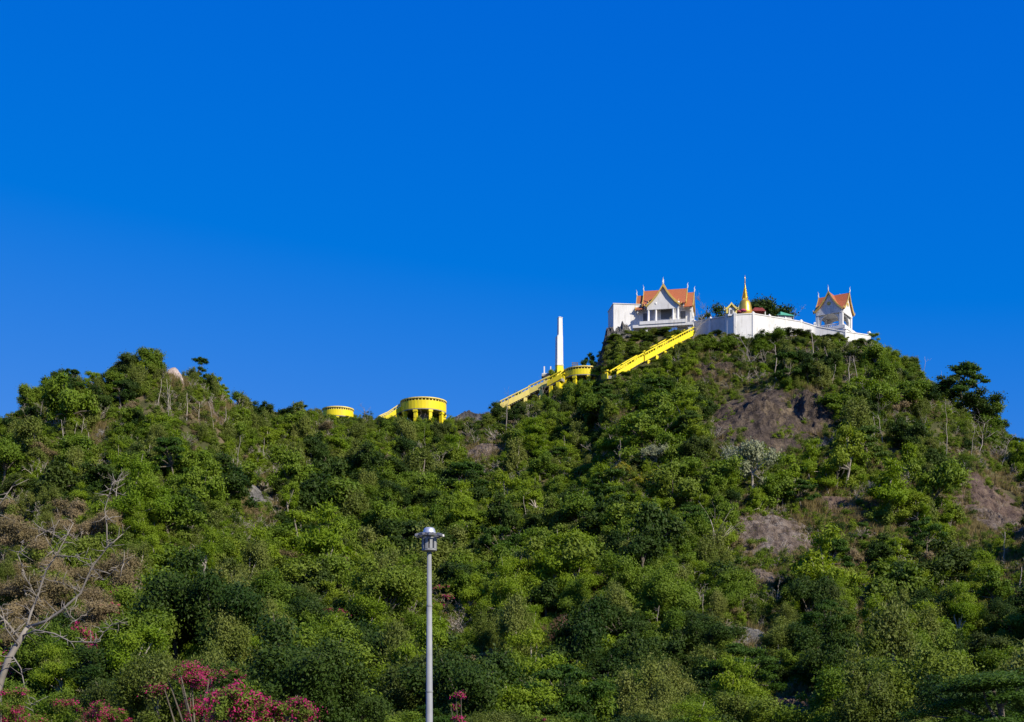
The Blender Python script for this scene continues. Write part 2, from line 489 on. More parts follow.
def rock_patch(px, row, rx, ry, lump, mat, label, cat, name, seed):
    cx, cy, cz = pick(px, row)
    hx = rx * cy / FPX
    hy = max(0.5 * (pick(px, max(row - ry, 322))[1] - pick(px, row + ry)[1]), hx * 0.35)
    hy = min(hy, hx * 1.6)
    n = 64
    u = np.linspace(-1.12, 1.12, n)
    U, V = np.meshgrid(u, u)
    k = 1.0 / np.maximum(np.abs(U), np.abs(V)).clip(1e-6) * 1
    # square -> disc
    UU, VV = U * np.sqrt(1 - V * V / 2.6), V * np.sqrt(1 - U * U / 2.6)
    X, Y = cx + UU * hx, cy + VV * hy
    rad = np.sqrt(UU ** 2 + VV ** 2) + 0.18 * vnoise(UU * 3 + seed, VV * 3, seed)
    sc = max(hx, 0.8)
    ridged3 = 1 - np.abs(vnoise(X / (sc * 0.05), Y / (sc * 0.05), seed + 29))
    ridged = 1 - np.abs(vnoise(X / (sc * 0.33), Y / (sc * 0.33), seed + 9))
    ridged2 = 1 - np.abs(vnoise(X / (sc * 0.12), Y / (sc * 0.12), seed + 19))
    h = np.clip(1.05 - rad, -0.3, 0.6) * lump * min(1.0, hx * 0.35) * 0.24 + (ridged * 0.55 + ridged2 * 0.5 + ridged3 * 0.22) * lump * min(1, hx * 0.3) * np.clip(1.1 - rad, 0, 1) * 1.4
    if name == "boulder":
        h = 1.25 * hx * np.sqrt(np.clip(1.05 - rad ** 2, 0, 1)) + 0.25 * (ridged - 0.5) * np.clip(1.1 - rad, 0, 1)
    Z = terrain(X, Y) + h + 0.12
    # lean the lumps outwards over the slope so that the rock shows a face
    Y = Y - np.clip(h, 0, 3) * 0.4 * (0 if name == 'boulder' else 1)
    ii = np.arange(n * n).reshape(n, n)
    q = np.stack([ii[:-1, :-1], ii[:-1, 1:], ii[1:, 1:], ii[1:, :-1]], -1).reshape(-1, 4)
    v = np.stack([X.ravel() - cx, Y.ravel() - cy, Z.ravel() - cz], 1)
    o = bpy.data.objects.new(name, np_mesh(name, v, q, np.zeros(len(q), int), [M[mat]]))
    o.location = (cx, cy, cz)
    COL.objects.link(tag(o, label, cat))
    CLEAR.append((px, row, rx * 0.92, ry * 0.92))
for i, r_ in enumerate(ROCKS):
    rock_patch(*r_, seed=i * 7 + 3)

# ------------------------------------------------------------------ foliage kinds
def unit(a):
    return a / np.linalg.norm(a, axis=-1, keepdims=True).clip(1e-6)

def leaves(r, centre, normal, L, width=0.5, droop=0.25, tone=None):
    """One folded diamond per leaf spray."""
    n = len(centre)
    nrm = unit(normal)
    t = unit(np.cross(nrm, r.normal(size=(n, 3))))
    t[:, 2] -= droop
    t = unit(t)
    s = unit(np.cross(nrm, t))
    Ls = (L * r.uniform(0.6, 1.4, n))[:, None]
    base = centre - t * Ls * 0.5
    tip = centre + t * Ls * 0.5 - nrm * Ls * 0.15
    a = centre + s * Ls * width * 0.5 - nrm * Ls * 0.06
    b = centre - s * Ls * width * 0.5 - nrm * Ls * 0.06
    v = np.stack([base, a, tip, b], 1).reshape(-1, 3)
    q = np.arange(n * 4).reshape(n, 4)
    return v, q, np.repeat(tone if tone is not None else np.zeros(n), 4)

def clumps(r, style):
    """Where the leaf clumps of a crown sit, and how large each is (metres, crown about 2 m in radius)."""
    if style in ("broad", "dark", "pale", "rust"):
        n = r.integers(20, 32)
        d = unit(r.normal(size=(n, 3)) + [0, 0, 0.25])
        lean, squash = r.normal(0, 0.28, 2), r.uniform(0.75, 1.25, 2)
        c = d * r.uniform(0.35, 1.08, (n, 1)) * [1.6, 1.6, 1.75] * (1 + 0.22 * r.normal(size=(n, 1)))
        c[:, :2] = c[:, :2] * squash + lean * c[:, 2:3]
        c[:, 2] = np.maximum(c[:, 2] + 2.25, 0.35)
        return c, r.uniform(0.3, 0.95, n)
    if style == "feather":
        n = r.integers(16, 24)
        d = unit(r.normal(size=(n, 3)) + [0, 0, 0.35])
        c = d * r.uniform(0.3, 1.15, (n, 1)) * [1.5 * r.uniform(.75, 1.3), 1.5, 1.85] * (1 + 0.2 * r.normal(size=(n, 1))) + [0, 0, 2.1]
        c[:, 2] = np.maximum(c[:, 2], 0.3)
        return c, r.uniform(0.35, 0.75, n)
    if style == "vine":
        n = r.integers(18, 26)
        z = r.uniform(0.2, 4.2, n)
        w = np.interp(z, [0, 1.5, 3.4, 4.3], [1.5, 1.15, 0.95, 0.45])
        a = r.uniform(0, 6.28, n)
        c = np.stack([np.cos(a) * w * r.uniform(0.5, 1, n), np.sin(a) * w * r.uniform(0.5, 1, n), z], 1)
        return c, r.uniform(0.4, 0.75, n)
    if style in ("shrub", "dry", "pink", "yellowbloom"):
        n = r.integers(12, 18)
        d = unit(r.normal(size=(n, 3)) + [0, 0, 0.7])
        c = d * r.uniform(0.4, 1.1, (n, 1)) * [1.45 * r.uniform(.75, 1.3), 1.45, 1.2] * (1 + 0.2 * r.normal(size=(n, 1))) + [0, 0, 0.7]
        return c, r.uniform(0.4, 0.75, n)
    if style == "acacia":
        n = r.integers(20, 28)
        a, q = r.uniform(0, 6.28, n), r.uniform(0.2, 1, n) ** 0.6
        tier = r.integers(0, 4, n)
        w = np.array([2.1, 2.2, 1.8, 1.0])[tier]
        c = np.stack([np.cos(a) * q * w, np.sin(a) * q * w, 2.0 + tier * 0.8 + r.normal(0, 0.14, n)], 1)
        return c, r.uniform(0.45, 0.75, n)

def crown_mesh(name, style, seed, n_leaf, L, bloom=None, tall=1.0):
    r = np.random.default_rng(seed)
    c, rad = clumps(r, style)
    if bloom:                                   # long arching sprays that hang out of the bush
        c = c * [1, 1, tall]
        arcs, ar = [], []
        for _ in range(26):
            i = r.integers(len(c))
            a, L0 = r.uniform(0, 6.28), r.uniform(0.5, 1.3)
            for q in np.linspace(0.2, 1, 6):
                arcs.append(c[i] + [math.cos(a) * L0 * q, math.sin(a) * L0 * q, 0.75 * q - 1.0 * q * q * L0])
                ar.append(0.2 - 0.07 * q)
        c, rad = np.concatenate([c, arcs]), np.concatenate([rad * 0.8, np.array(ar) * 1.25])
    w = rad ** 2 / (rad ** 2).sum()
    k = r.choice(len(c), n_leaf, p=w)
    d = unit(r.normal(size=(n_leaf, 3)))
    flat = {"acacia": 0.38, "vine": 1.25, "feather": 0.7}.get(style, 0.72)
    u = np.abs(r.normal(0.62, 0.30, n_leaf)).clip(0.05, 1.5)
    u *= 1 + np.where(r.uniform(size=n_leaf) < 0.12, r.uniform(0, 0.45, n_leaf), 0)
    p = c[k] + d * (u * rad[k])[:, None] * [1, 1, flat]
    mid = c.mean(0)
    out = unit(p - mid)
    nrm = d * 0.42 + out * 0.35 + np.array([0, 0, 0.3]) + r.normal(size=(n_leaf, 3)) * 0.5
    tone = (r.normal(0.16, 0.12, len(c)).clip(0, 0.6)[k] + r.normal(0, 0.10, n_leaf)).clip(0, 1)
    width, droop = {"feather": (0.34, 0.3), "vine": (0.42, 0.7), "dry": (0.26, 0.0), "rust": (0.3, 0.6), "acacia": (0.5, 0.1)}.get(style, (0.5, 0.25))
    v, q, tn = leaves(r, p, nrm, L, width, droop, tone)
    mi = np.zeros(n_leaf, int)
    mats = [LEAF[style if style not in ("pink", "yellowbloom") else "shrub"]]
    if bloom:
        mats.append(LEAF[bloom])
        lit = np.nonzero(r.uniform(size=len(c)) < 0.55)[0]
        mi = (np.isin(k, lit) & (r.uniform(size=n_leaf) < 0.62) & (u > 0.4)).astype(int)
    me = np_mesh(name, v, q, mi, mats, tn)
    return me, c, rad

def trunk_mesh(name, style, seed, c, rad):
    r = random.Random(seed)
    b = MB()
    n = len(c)
    z0 = float(c[:, 2].mean())
    shrubby = style in ("shrub", "dry", "pink", "yellowbloom")
    if not shrubby:
        base, top = Vector((0, 0, -0.8)), Vector((r.uniform(-.3, .3), r.uniform(-.3, .3), z0 * 0.62))
        mid = (base + top) * 0.5 + Vector((r.uniform(-.2, .2), r.uniform(-.2, .2), 0))
        b.tube([base, mid, top, top + Vector((0, 0, z0 * 0.35))], [0.15, 0.11, 0.08, 0.03], 6)
    else:
        top = Vector((0, 0, -0.4))
    for i in r.sample(range(n), min(n, 10 if not shrubby else 12)):
        e = Vector(c[i])
        k = top.lerp(e, 0.5) + Vector((r.uniform(-.2, .2), r.uniform(-.2, .2), r.uniform(-.1, .3)))
        b.tube([top, k, e, e + (e - k).normalized() * float(rad[i]) * r.uniform(0.4, 1.0)], [0.06, 0.04, 0.025, 0.008], 4, cap=False)
    bark = M["palebark"] if style in ("dry", "vine", "feather", "pale", "rust") else M["bark"]
    me = bpy.data.meshes.new(name)
    me.from_pydata(b.v, [], b.f)
    me.materials.append(bark)
    return me

def join_mesh(name, crown, trunk):
    """Crown and trunk in one mesh, for the far mass of forest only."""
    nv = len(crown.vertices)
    v = np.empty(nv * 3, np.float32); crown.vertices.foreach_get("co", v)
    tv = np.array([p.co[:] for p in trunk.vertices], np.float32)
    tq = [list(p.vertices) for p in trunk.polygons]
    tq = np.array([q for q in tq if len(q) == 4], int) + nv
    q = np.empty(len(crown.polygons) * 4, np.int32); crown.loops.foreach_get("vertex_index", q)
    mi = np.empty(len(crown.polygons), np.int32); crown.polygons.foreach_get("material_index", mi)
    tone = np.empty(nv, np.float32); crown.attributes["tone"].data.foreach_get("value", tone)
    nm = len(crown.materials)
    return np_mesh(name, np.concatenate([v.reshape(-1, 3), tv]), np.concatenate([q.reshape(-1, 4), tq]),
                   np.concatenate([mi, np.full(len(tq), nm)]), list(crown.materials) + [trunk.materials[0]], np.concatenate([tone, np.zeros(len(tv), np.float32)]))

STYLES = {"broad": 6, "dark": 4, "feather": 5, "vine": 5, "shrub": 4, "dry": 3, "acacia": 3, "pale": 1, "rust": 1}
CLOSE = {}
PROTO = {}                                   # style -> [(near crown, far crown, trunk, joined far)]
DENS = {"feather": 0.85, "dry": 0.75, "rust": 0.5, "acacia": 0.8, "shrub": 0.75, "pale": 0.55}
for st, nvar in STYLES.items():
    for i in range(nvar):
        seed = abs(hash_ := sum(ord(ch) for ch in st) * 31 + i)
        k = DENS.get(st, 1.0)
        near, c, rad = crown_mesh("crown", st, seed, int(22000 * k), 0.135)
        far, c, rad = crown_mesh("crown", st, seed, int(9000 * k), 0.22)
        tr = trunk_mesh("trunk", st, seed, c, rad)
        if i == 0:
            CLOSE[st] = crown_mesh("crown", st, seed, int(38000 * k), 0.10)[0]
        PROTO.setdefault(st, []).append((near, far, tr, join_mesh("forest_tree", far, tr)))
TOP = {"broad": 4.4, "dark": 4.4, "pale": 4.4, "rust": 4.4, "feather": 4.3, "vine": 4.6, "shrub": 2.2, "dry": 2.2, "acacia": 4.7}
WID = {"broad": 2.1, "dark": 2.1, "pale": 2.1, "rust": 2.1, "feather": 1.9, "vine": 1.45, "shrub": 1.8, "dry": 1.8, "acacia": 2.3}
BOT = {"broad": 0.5, "dark": 0.5, "pale": 0.5, "rust": 0.5, "feather": 0.3, "vine": 0.0, "shrub": 0.0, "dry": 0.0, "acacia": 1.6}

# ------------------------------------------------------------------ the temple on the top
def roof_profile(w, h):
    return [(0.0, 0.0), (0.34 * w, -0.46 * h), (0.70 * w, -0.80 * h), (w, -h)]

def gable_arm(roof, trims, peds, fins, axis, sgn, a0, a1, w, zr, h, board=0.12, pediment=True, valley=False):
    """One arm of a steep Thai roof from a0 to a1 along axis; curved slopes, gold bargeboards, a white gable wall, a finial."""
    ax = Vector((sgn, 0, 0)) if axis == "x" else Vector((0, sgn, 0))
    side = Vector((-ax.y, ax.x, 0))
    prof = roof_profile(w, h)
    for s in (-1, 1):
        d = side * s
        trim = MB(); trims.append(trim)
        top = [(d * u + Vector((0, 0, zr + z))) for u, z in prof]
        low = [p - Vector((0, 0, 0.16)) for p in top]
        st_ = [min(a1 - 0.05, max(a0, u * 0.985)) if valley else a0 for u, z in prof]
        vs = [p + ax * q for p, q in zip(top, st_)] + [p + ax * a1 for p in top] + [p + ax * q for p, q in zip(low, st_)] + [p + ax * a1 for p in low]
        n = len(prof)
        fs = [(i, i + 1, n + i + 1, n + i) for i in range(n - 1)] + [(2 * n + i, 3 * n + i, 3 * n + i + 1, 2 * n + i + 1) for i in range(n - 1)]
        fs += [(n + i, n + i + 1, 3 * n + i + 1, 3 * n + i) for i in range(n - 1)] + [(n - 1, 3 * n - 1, 4 * n - 1, 2 * n - 1)]
        roof.add(vs, fs)
        # bargeboard, a touch above the tiles
        bt = [p + Vector((0, 0, 0.10)) for p in top]
        bl = [p - Vector((0, 0, 0.26)) for p in top]
        vs = [p + ax * (a1 + 0.003) for p in bt] + [p + ax * (a1 + board) for p in bt] + [p + ax * (a1 + 0.003) for p in bl] + [p + ax * (a1 + board) for p in bl]
        fs = [(i, i + 1, n + i + 1, n + i) for i in range(n - 1)] + [(2 * n + i, 3 * n + i, 3 * n + i + 1, 2 * n + i + 1) for i in range(n - 1)]
        fs += [(n + i, n + i + 1, 3 * n + i + 1, 3 * n + i) for i in range(n - 1)] + [(i, 2 * n + i, 2 * n + i + 1, i + 1) for i in range(n - 1)] + [(n - 1, 3 * n - 1, 4 * n - 1, 2 * n - 1)]
        trim.add(vs, fs)
        e = top[-1] + ax * (a1 + 0.06)
        trim.tube([e, e + d * 0.22 + Vector((0, 0, 0.08)), e + d * 0.30 + Vector((0, 0, 0.42))], [0.08, 0.07, 0.015], 5)
    if pediment:
        prf = [(u * 0.94, z * 0.97 - 0.18) for u, z in prof]
        poly = [(-prf[-1][0], prf[-1][1] - 0.55)] + [(-u, z) for u, z in prf[::-1]] + [(u, z) for u, z in prf[1:]] + [(prf[-1][0], prf[-1][1] - 0.55)]
        ped = MB(); peds.append(ped)
        ped.prism(poly, ax * (a1 - 0.45) + Vector((0, 0, zr)), side, Vector((0, 0, 1)), 0.2 if True else 0)
    ap = ax * (a1 + 0.06) + Vector((0, 0, zr + 0.05))
    fin = MB(); fins.append(fin)
    fin.tube([ap, ap + ax * 0.10 + Vector((0, 0, 0.35)), ap + ax * 0.02 + Vector((0, 0, 0.65)), ap + ax * 0.16 + Vector((0, 0, 1.05))], [0.11, 0.10, 0.06, 0.012], 6)

def arch_poly(b, h, o, spring, seg=10):
    arc = [(-o * math.cos(math.pi * i / seg), spring + o * 0.75 * math.sin(math.pi * i / seg)) for i in range(seg + 1)]
    return [(-b, 0), (-o, 0)] + arc + [(o, 0), (b, 0), (b, h), (-b, h)]

YT = 250.0
# right pavilion
def pavilion():
    p = at(834, 331.5, YT)
    t = thing("pavilion", "small open white arched pavilion with orange cross gabled roof right of the golden stupa", "pavilion", p, -R(33))
    b, h = 2.15, 3.3
    w = MB()
    for k in range(4):
        rot = Matrix.Rotation(k * math.pi / 2, 3, "Z")
        ax, o = rot @ Vector((1, 0, 0)), rot @ Vector((0, -b, 0))
        w2 = MB()
        w2.prism(arch_poly(b - 0.28, h, 1.6, 1.3), o, ax, (0, 0, 1), -0.25)
        w2.build("arch_wall", M["white"], t)
        fr = MB()
    for sx in (-1, 1):
        for sy in (-1, 1):
            c = MB()
            c.box((sx * b, sy * b, h / 2 - 0.25), (0.58, 0.58, h + 0.5))
            c.box((sx * b, sy * b, 0.15), (0.78, 0.78, 0.3))
            c.box((sx * b, sy * b, h - 0.12), (0.72, 0.72, 0.2))
            c.build("column", M["white"], t)
    roof, trim, ped, fin = MB(), [], [], []
    for axis in "xy":
        for s in (-1, 1):
            gable_arm(roof, trim, ped, fin, axis, s, 0.0, 2.75, 2.5, 6.35, 3.25, valley=True)
    ro = roof.build("roof", M["tile"], t)
    for q_ in trim: q_.build("bargeboard", M["goldtrim"], ro)
    for q_ in ped: q_.build("gable_wall", M["white"], t)
    for q_ in fin: q_.build("finial", M["white"], ro)
    for k in range(2):
        e = MB()
        d = Matrix.Rotation(k * math.pi / 2, 3, "Z")
        o = d @ Vector((0, -2.53, 4.3))
        e.lathe([(0.02, 0), (0.30, 0.01), (0.34, 0.05), (0.02, 0.08)], 12)
        ob = e.build("medallion", M["goldtrim"], t)
        ob.location, ob.rotation_euler = o, (R(90), 0, k * math.pi / 2)
    cl = MB()
    cl.box((0, 0, 2.85), (3.75, 3.75, 0.1))
    cl.build("ceiling", M["white"], t)
    s = MB()
    s.box((0, 0, -0.25), (6.2, 6.2, 0.5)).box((0, 0, -1.3), (6.0, 6.0, 1.6))
    s.build("base", M["white"], t)
    for k in range(4):
        rl = MB()
        rot = Matrix.Rotation(k * math.pi / 2, 3, "Z")
        for j in range(-4, 5):
            c = rot @ Vector((j * 0.33, -2.2, 0.3))
            rl.box(c, (0.13, 0.13, 0.6), k * math.pi / 2)
        c = rot @ Vector((0, -2.2, 0.66))
        rl.box(c, (3.0, 0.2, 0.12), k * math.pi / 2)
        rl.build("balustrade", M["white"], t)
pavilion()

def hall():
    p = at(665.5, 331, YT)
    t = thing("temple_hall", "white temple hall with steep tiered orange roof and gabled porch above yellow steps", "temple hall", p, -R(12))
    roof, trim, ped, fin = MB(), [], [], []
    zr = 7.25
    for s in (-1, 1):
        gable_arm(roof, trim, ped, fin, "x", s, 0, 3.75, 2.6, zr, 3.2, valley=True)
        gable_arm(roof, trim, ped, fin, "x", s, 3.4, 4.95, 2.7, zr - 0.75, 3.2)
    gable_arm(roof, trim, ped, fin, "y", -1, 0, 3.5, 2.35, zr + 0.02, 3.2, valley=True)
    gable_arm(roof, trim, ped, fin, "y", -1, 3.1, 4.5, 2.95, zr - 0.5, 3.5)
    gable_arm(roof, trim, ped, fin, "y", 1, 0, 3.4, 2.35, zr + 0.02, 3.2, valley=True)
    ro = roof.build("roof", M["tile"], t)
    for q_ in trim: q_.build("bargeboard", M["goldtrim"], ro)
    for q_ in fin: q_.build("finial", M["white"], ro)
    for q_ in ped: q_.build("gable_wall", M["white"], t)
    w = MB()
    w.box((0, 0.2, 2.0), (9.0, 3.6, 4.0))
    w.box((0, -2.0, 2.05), (3.9, 1.6, 4.1))
    w.build("wall", M["white"], t)
    for x, y, wd, hh in ((-3.3, -1.62, 0.9, 1.5), (3.2, -1.62, 0.9, 1.5), (0.45, -2.82, 1.9, 1.7)):
        d = MB()
        zc = 2.1
        d.box((x, y, zc), (wd, 0.06, hh))
        wi = d.build("window", M["dark"], t)  # flat panel, the grey shade inside the opening put into its colour
        f = MB()
        f.box((x, y - 0.02, zc + hh / 2 + 0.07), (wd + 0.3, 0.16, 0.14)).box((x, y - 0.02, zc - hh / 2 - 0.07), (wd + 0.3, 0.16, 0.14))
        for sx in (-1, 1):
            f.box((x + sx * (wd / 2 + 0.08), y - 0.02, zc), (0.14, 0.14, hh - 0.01))
        f.build("frame", M["white"], wi)
    for x in (-2.55, -1.25, 1.75, 2.55):
        c = MB()
        c.lathe([(0.30, -0.1), (0.30, 0.25), (0.21, 0.3), (0.19, 3.4), (0.26, 3.5), (0.30, 3.8)], 12, (x, -4.05, 0))
        c.build("column", M["white"], t, True)
    for s in (-1, 1):
        for y in (-1.7, 2.2):
            c = MB()
            c.box((s * 4.65, y, 1.8), (0.4, 0.4, 3.8))
            c.build("corner_pier", M["white"], t)
    fl = MB()
    fl.box((0, -0.9, -0.25), (10.4, 7.6, 0.5)).box((0, -4.74, 0.25), (8.0, 0.16, 0.55))
    fl.build("floor_slab", M["white"], t)
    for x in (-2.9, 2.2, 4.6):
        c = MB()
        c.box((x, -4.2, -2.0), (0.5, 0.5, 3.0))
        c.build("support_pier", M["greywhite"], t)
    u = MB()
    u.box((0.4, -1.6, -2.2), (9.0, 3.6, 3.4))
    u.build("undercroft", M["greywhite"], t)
    # terrace that runs off to the left
    e = thing("terrace_wall", "plain white terrace wall beside the tiered hall, on the cliff top", "wall", at(630, 325, YT - 0.8), R(7))
    m = MB()
    m.box((0.1, 2.2, 0.2), (6.2, 5.0, 6.6))
    m.build("wall", M["white"], e)
    m = MB()
    m.box((0.1, 2.2, 3.57), (6.4, 5.2, 0.12))
    m.build("coping", M["white"], e)
    tp = thing("tarpaulin", "blue tarpaulin hung under the floor of the tiered hall", "tarpaulin", at(673, 331.5, YT - 4.95), -R(8))
    m = MB()
    for i in range(6):
        m.box((-0.6 + i * 0.24, 0.05 * (i % 2), -0.1), (0.25, 0.04, 1.5))
    m.build("sheet", M["blue"], tp)
    m = MB()
    m.tube([(-0.8, 0, 0.68), (0.8, 0, 0.68)], [0.03, 0.03], 6)
    m.build("pole", M["galv"], tp)
hall()

# boundary wall: each straight run is a thing
def wall_run(a, b, label, mat="white", merlons=False, bottom=2.5):
    (pxa, ta, ba, ya), (pxb, tb, bb, yb) = a, b
    A, B = at(pxa, ta, ya), at(pxb, tb, yb)
    A0, B0 = at(pxa, ba, ya) - Vector((0, 0, bottom)), at(pxb, bb, yb) - Vector((0, 0, bottom))
    d = (Vector((B.x, B.y, 0)) - Vector((A.x, A.y, 0)))
    n = Vector((d.y, -d.x, 0)).normalized() * 0.18
    mid = (A0 + B0) * 0.5
    t = thing("boundary_wall", label, "wall", mid, 0, "white boundary walls round the summit")
    def loc(p): return p - mid
    m = MB()
    vs = [loc(p) for p in (A0 + n, B0 + n, B + n, A + n, A0 - n, B0 - n, B - n, A - n)]
    m.add(vs, [(0, 1, 2, 3), (5, 4, 7, 6), (3, 2, 6, 7), (0, 3, 7, 4), (1, 5, 6, 2), (0, 4, 5, 1)])
    m.build("wall", M[mat], t)
    m = MB()
    u = Vector((0, 0, 0.03))
    n2 = n * 1.5
    vs = [loc(p) for p in (A + n2 + u, B + n2 + u, B + n2 + u * 6, A + n2 + u * 6, A - n2 + u, B - n2 + u, B - n2 + u * 6, A - n2 + u * 6)]
    m.add(vs, [(0, 1, 2, 3), (5, 4, 7, 6), (3, 2, 6, 7), (0, 3, 7, 4), (1, 5, 6, 2), (0, 4, 5, 1)])
    m.build("coping", M["white"], t)
    L = d.length
    npil = max(1, int(L / 3.6))
    rz = math.atan2(d.y, d.x)
    for i in range(npil + 1):
        f = i / npil
        c = A.lerp(B, f)
        c0 = A0.lerp(B0, f)
        m = MB()
        hh = c.z + 0.35 - c0.z
        q = loc(Vector((c.x, c.y, c0.z + hh / 2)))
        m.box(q, (0.44, 0.44, hh), rz)
        m.box(q + Vector((0, 0, hh / 2 + 0.08)), (0.34, 0.34, 0.16), rz, 0, 0.4)
        if merlons:
            m.box(q + Vector((0, 0, hh / 2 + 0.3)), (0.5, 0.5, 0.3), rz, 0, 0.6)
        m.build("pillar", M["white"], t)
W = [(694, 322.5, 338, 247), (727, 317, 336, 241), (735, 315.5, 335, 240), (753, 314.5, 334, 240), (801, 322.5, 337, 246), (815, 327, 338, 246.5), (845, 332.5, 342, 245), (869, 336, 345, 249)]
LBL = ["shaded grey run of the boundary wall between the tiered hall and the small shrine gate",
       "short end run of the boundary wall under the small shrine gate",
       "front run of the boundary wall just below the golden stupa",
       "long sunlit white run of the boundary wall right of the golden stupa",
       "short low run of the boundary wall meeting the open pavilion",
       "white run of the boundary wall in front of the open pavilion",
       "stepped white wall end right of the open pavilion, last on the summit"]
for i in range(7):
    wall_run(W[i], W[i + 1], LBL[i], "greywhite" if i == 0 else "white", i >= 5)  # first run takes the greyer plaster: its shade is painted into the colour

def stupa():
    b = at(745, 321, 246)
    t = thing("stupa", "golden bell shaped stupa with a tall thin spire behind the white wall", "stupa", b)
    m = MB()
    m.lathe([(1.75, -1.5), (1.75, 0.3), (1.55, 0.32), (1.55, 0.6)], 24)
    m.build("base", M["white"], t)
    m = MB()
    m.lathe([(1.6, 0.6), (1.6, 0.9), (1.45, 0.95), (1.45, 1.15), (1.34, 1.2), (1.24, 1.7), (1.12, 2.4), (0.98, 3.0), (0.82, 3.4), (0.66, 3.55)], 28)
    m.build("bell", M["gold"], t, True)
    m = MB()
    m.box((0, 0, 3.72), (0.8, 0.8, 0.34))
    m.build("throne", M["gold"], t)
    prof, z = [], 3.9
    for i in range(13):
        r0 = 0.52 * (1 - i / 15) ** 1.2
        prof += [(r0, z), (r0 * 1.08, z + 0.1), (r0 * 0.86, z + 0.22)]
        z += 0.2
    prof += [(0.1, z + 0.05), (0.06, z + 0.9), (0.012, z + 1.5)]
    m = MB()
    m.lathe(prof, 16)
    m.build("spire", M["gold"], t, True)
    # small shrine gate
    g_ = thing("shrine_gate", "small cream and orange gabled shrine gate standing on the wall left of the stupa", "shrine", at(731.5, 316, 240.6), -R(8))
    r_, tr, pd, fn = MB(), [], [], []
    for s in (-1, 1):
        gable_arm(r_, tr, pd, fn, "y", s, 0, 0.5, 0.95, 2.1, 0.95, 0.08)
    rf = r_.build("roof", M["tile"], g_)
    for q_ in tr: q_.build("bargeboard", M["cream"], rf)
    for q_ in pd: q_.build("gable_wall", M["cream"], g_)
    m = MB()
    m.box((0, 0, 0.6), (0.9, 0.7, 1.4)).box((0, 0, 0.05), (1.2, 1.0, 0.3))
    m.build("body", M["white"], g_)
    m = MB()
    m.box((0, -0.36, 0.6), (0.42, 0.05, 0.75))
    m.build("niche", M["dark"], g_)  # no real hollow: the shade inside is painted as a dark panel
    # parasols and a striped red roof behind the wall
    for px, rw, lab, mt in ((738.5, 312, "red ceremonial parasol beside the golden stupa, nearer the shrine gate", "red"), (743, 310.5, "pinkish red parasol in front of the golden stupa bell", "magenta")):
        u = thing("parasol", lab, "parasol", at(px, rw + 4.5, 242.5), 0, "parasols by the stupa")
        m = MB()
        m.lathe([(0.62, 0.62), (0.55, 0.82), (0.3, 0.98), (0.03, 1.08)], 14)
        m.build("canopy", M[mt], u, True)
        m = MB()
        m.tube([(0, 0, -0.9), (0, 0, 1.0)], [0.03, 0.03], 6)
        m.build("pole", M["goldtrim"], u)
    s_ = thing("shelter", "low shelter with a dull red roof right behind the golden stupa", "shelter", at(757, 316, 247), R(5))
    m = MB()
    m.prism([(-1.25, 0.55), (1.25, 0.55), (0.7, 1.1), (-0.7, 1.1)], (0, 1.2, 0), (1, 0, 0), (0, 0, 1), 2.4)
    m.build("roof", M["red"], s_)
    for sx in (-1, 1):
        for sy in (-0.9, 0.9):
            m = MB(); m.box((sx * 1.2, sy, -0.3), (0.16, 0.16, 1.7)); m.build("post", M["white"], s_)
    k = thing("kiosk", "small kiosk with a green sheet roof behind the sunlit wall", "kiosk", at(783.5, 319.5, 247), R(12))
    m = MB()
    m.box((0, 0, -0.1), (2.6, 1.6, 1.0)); m.build("body", M["greywhite"], k)
    m = MB()
    m.prism([(-1.2, 0.42), (1.2, 0.42), (1.2, 0.50), (-1.2, 1.0)], (0.2, 0.0, 0), (1, 0, 0), (0, 0, 1), 1.1)
    m.prism([(-1.6, 0.41), (1.6, 0.41), (1.6, 0.47), (-1.6, 0.47)], (0, 1.1, 0), (1, 0, 0), (0, 0, 1), 2.2)
    m.build("roof", M["teal"], k)
    for sx in (-1, 1):
        m = MB(); m.box((sx * 1.4, -0.95, -0.4), (0.1, 0.1, 1.6)); m.build("post", M["galv"], k)
stupa()

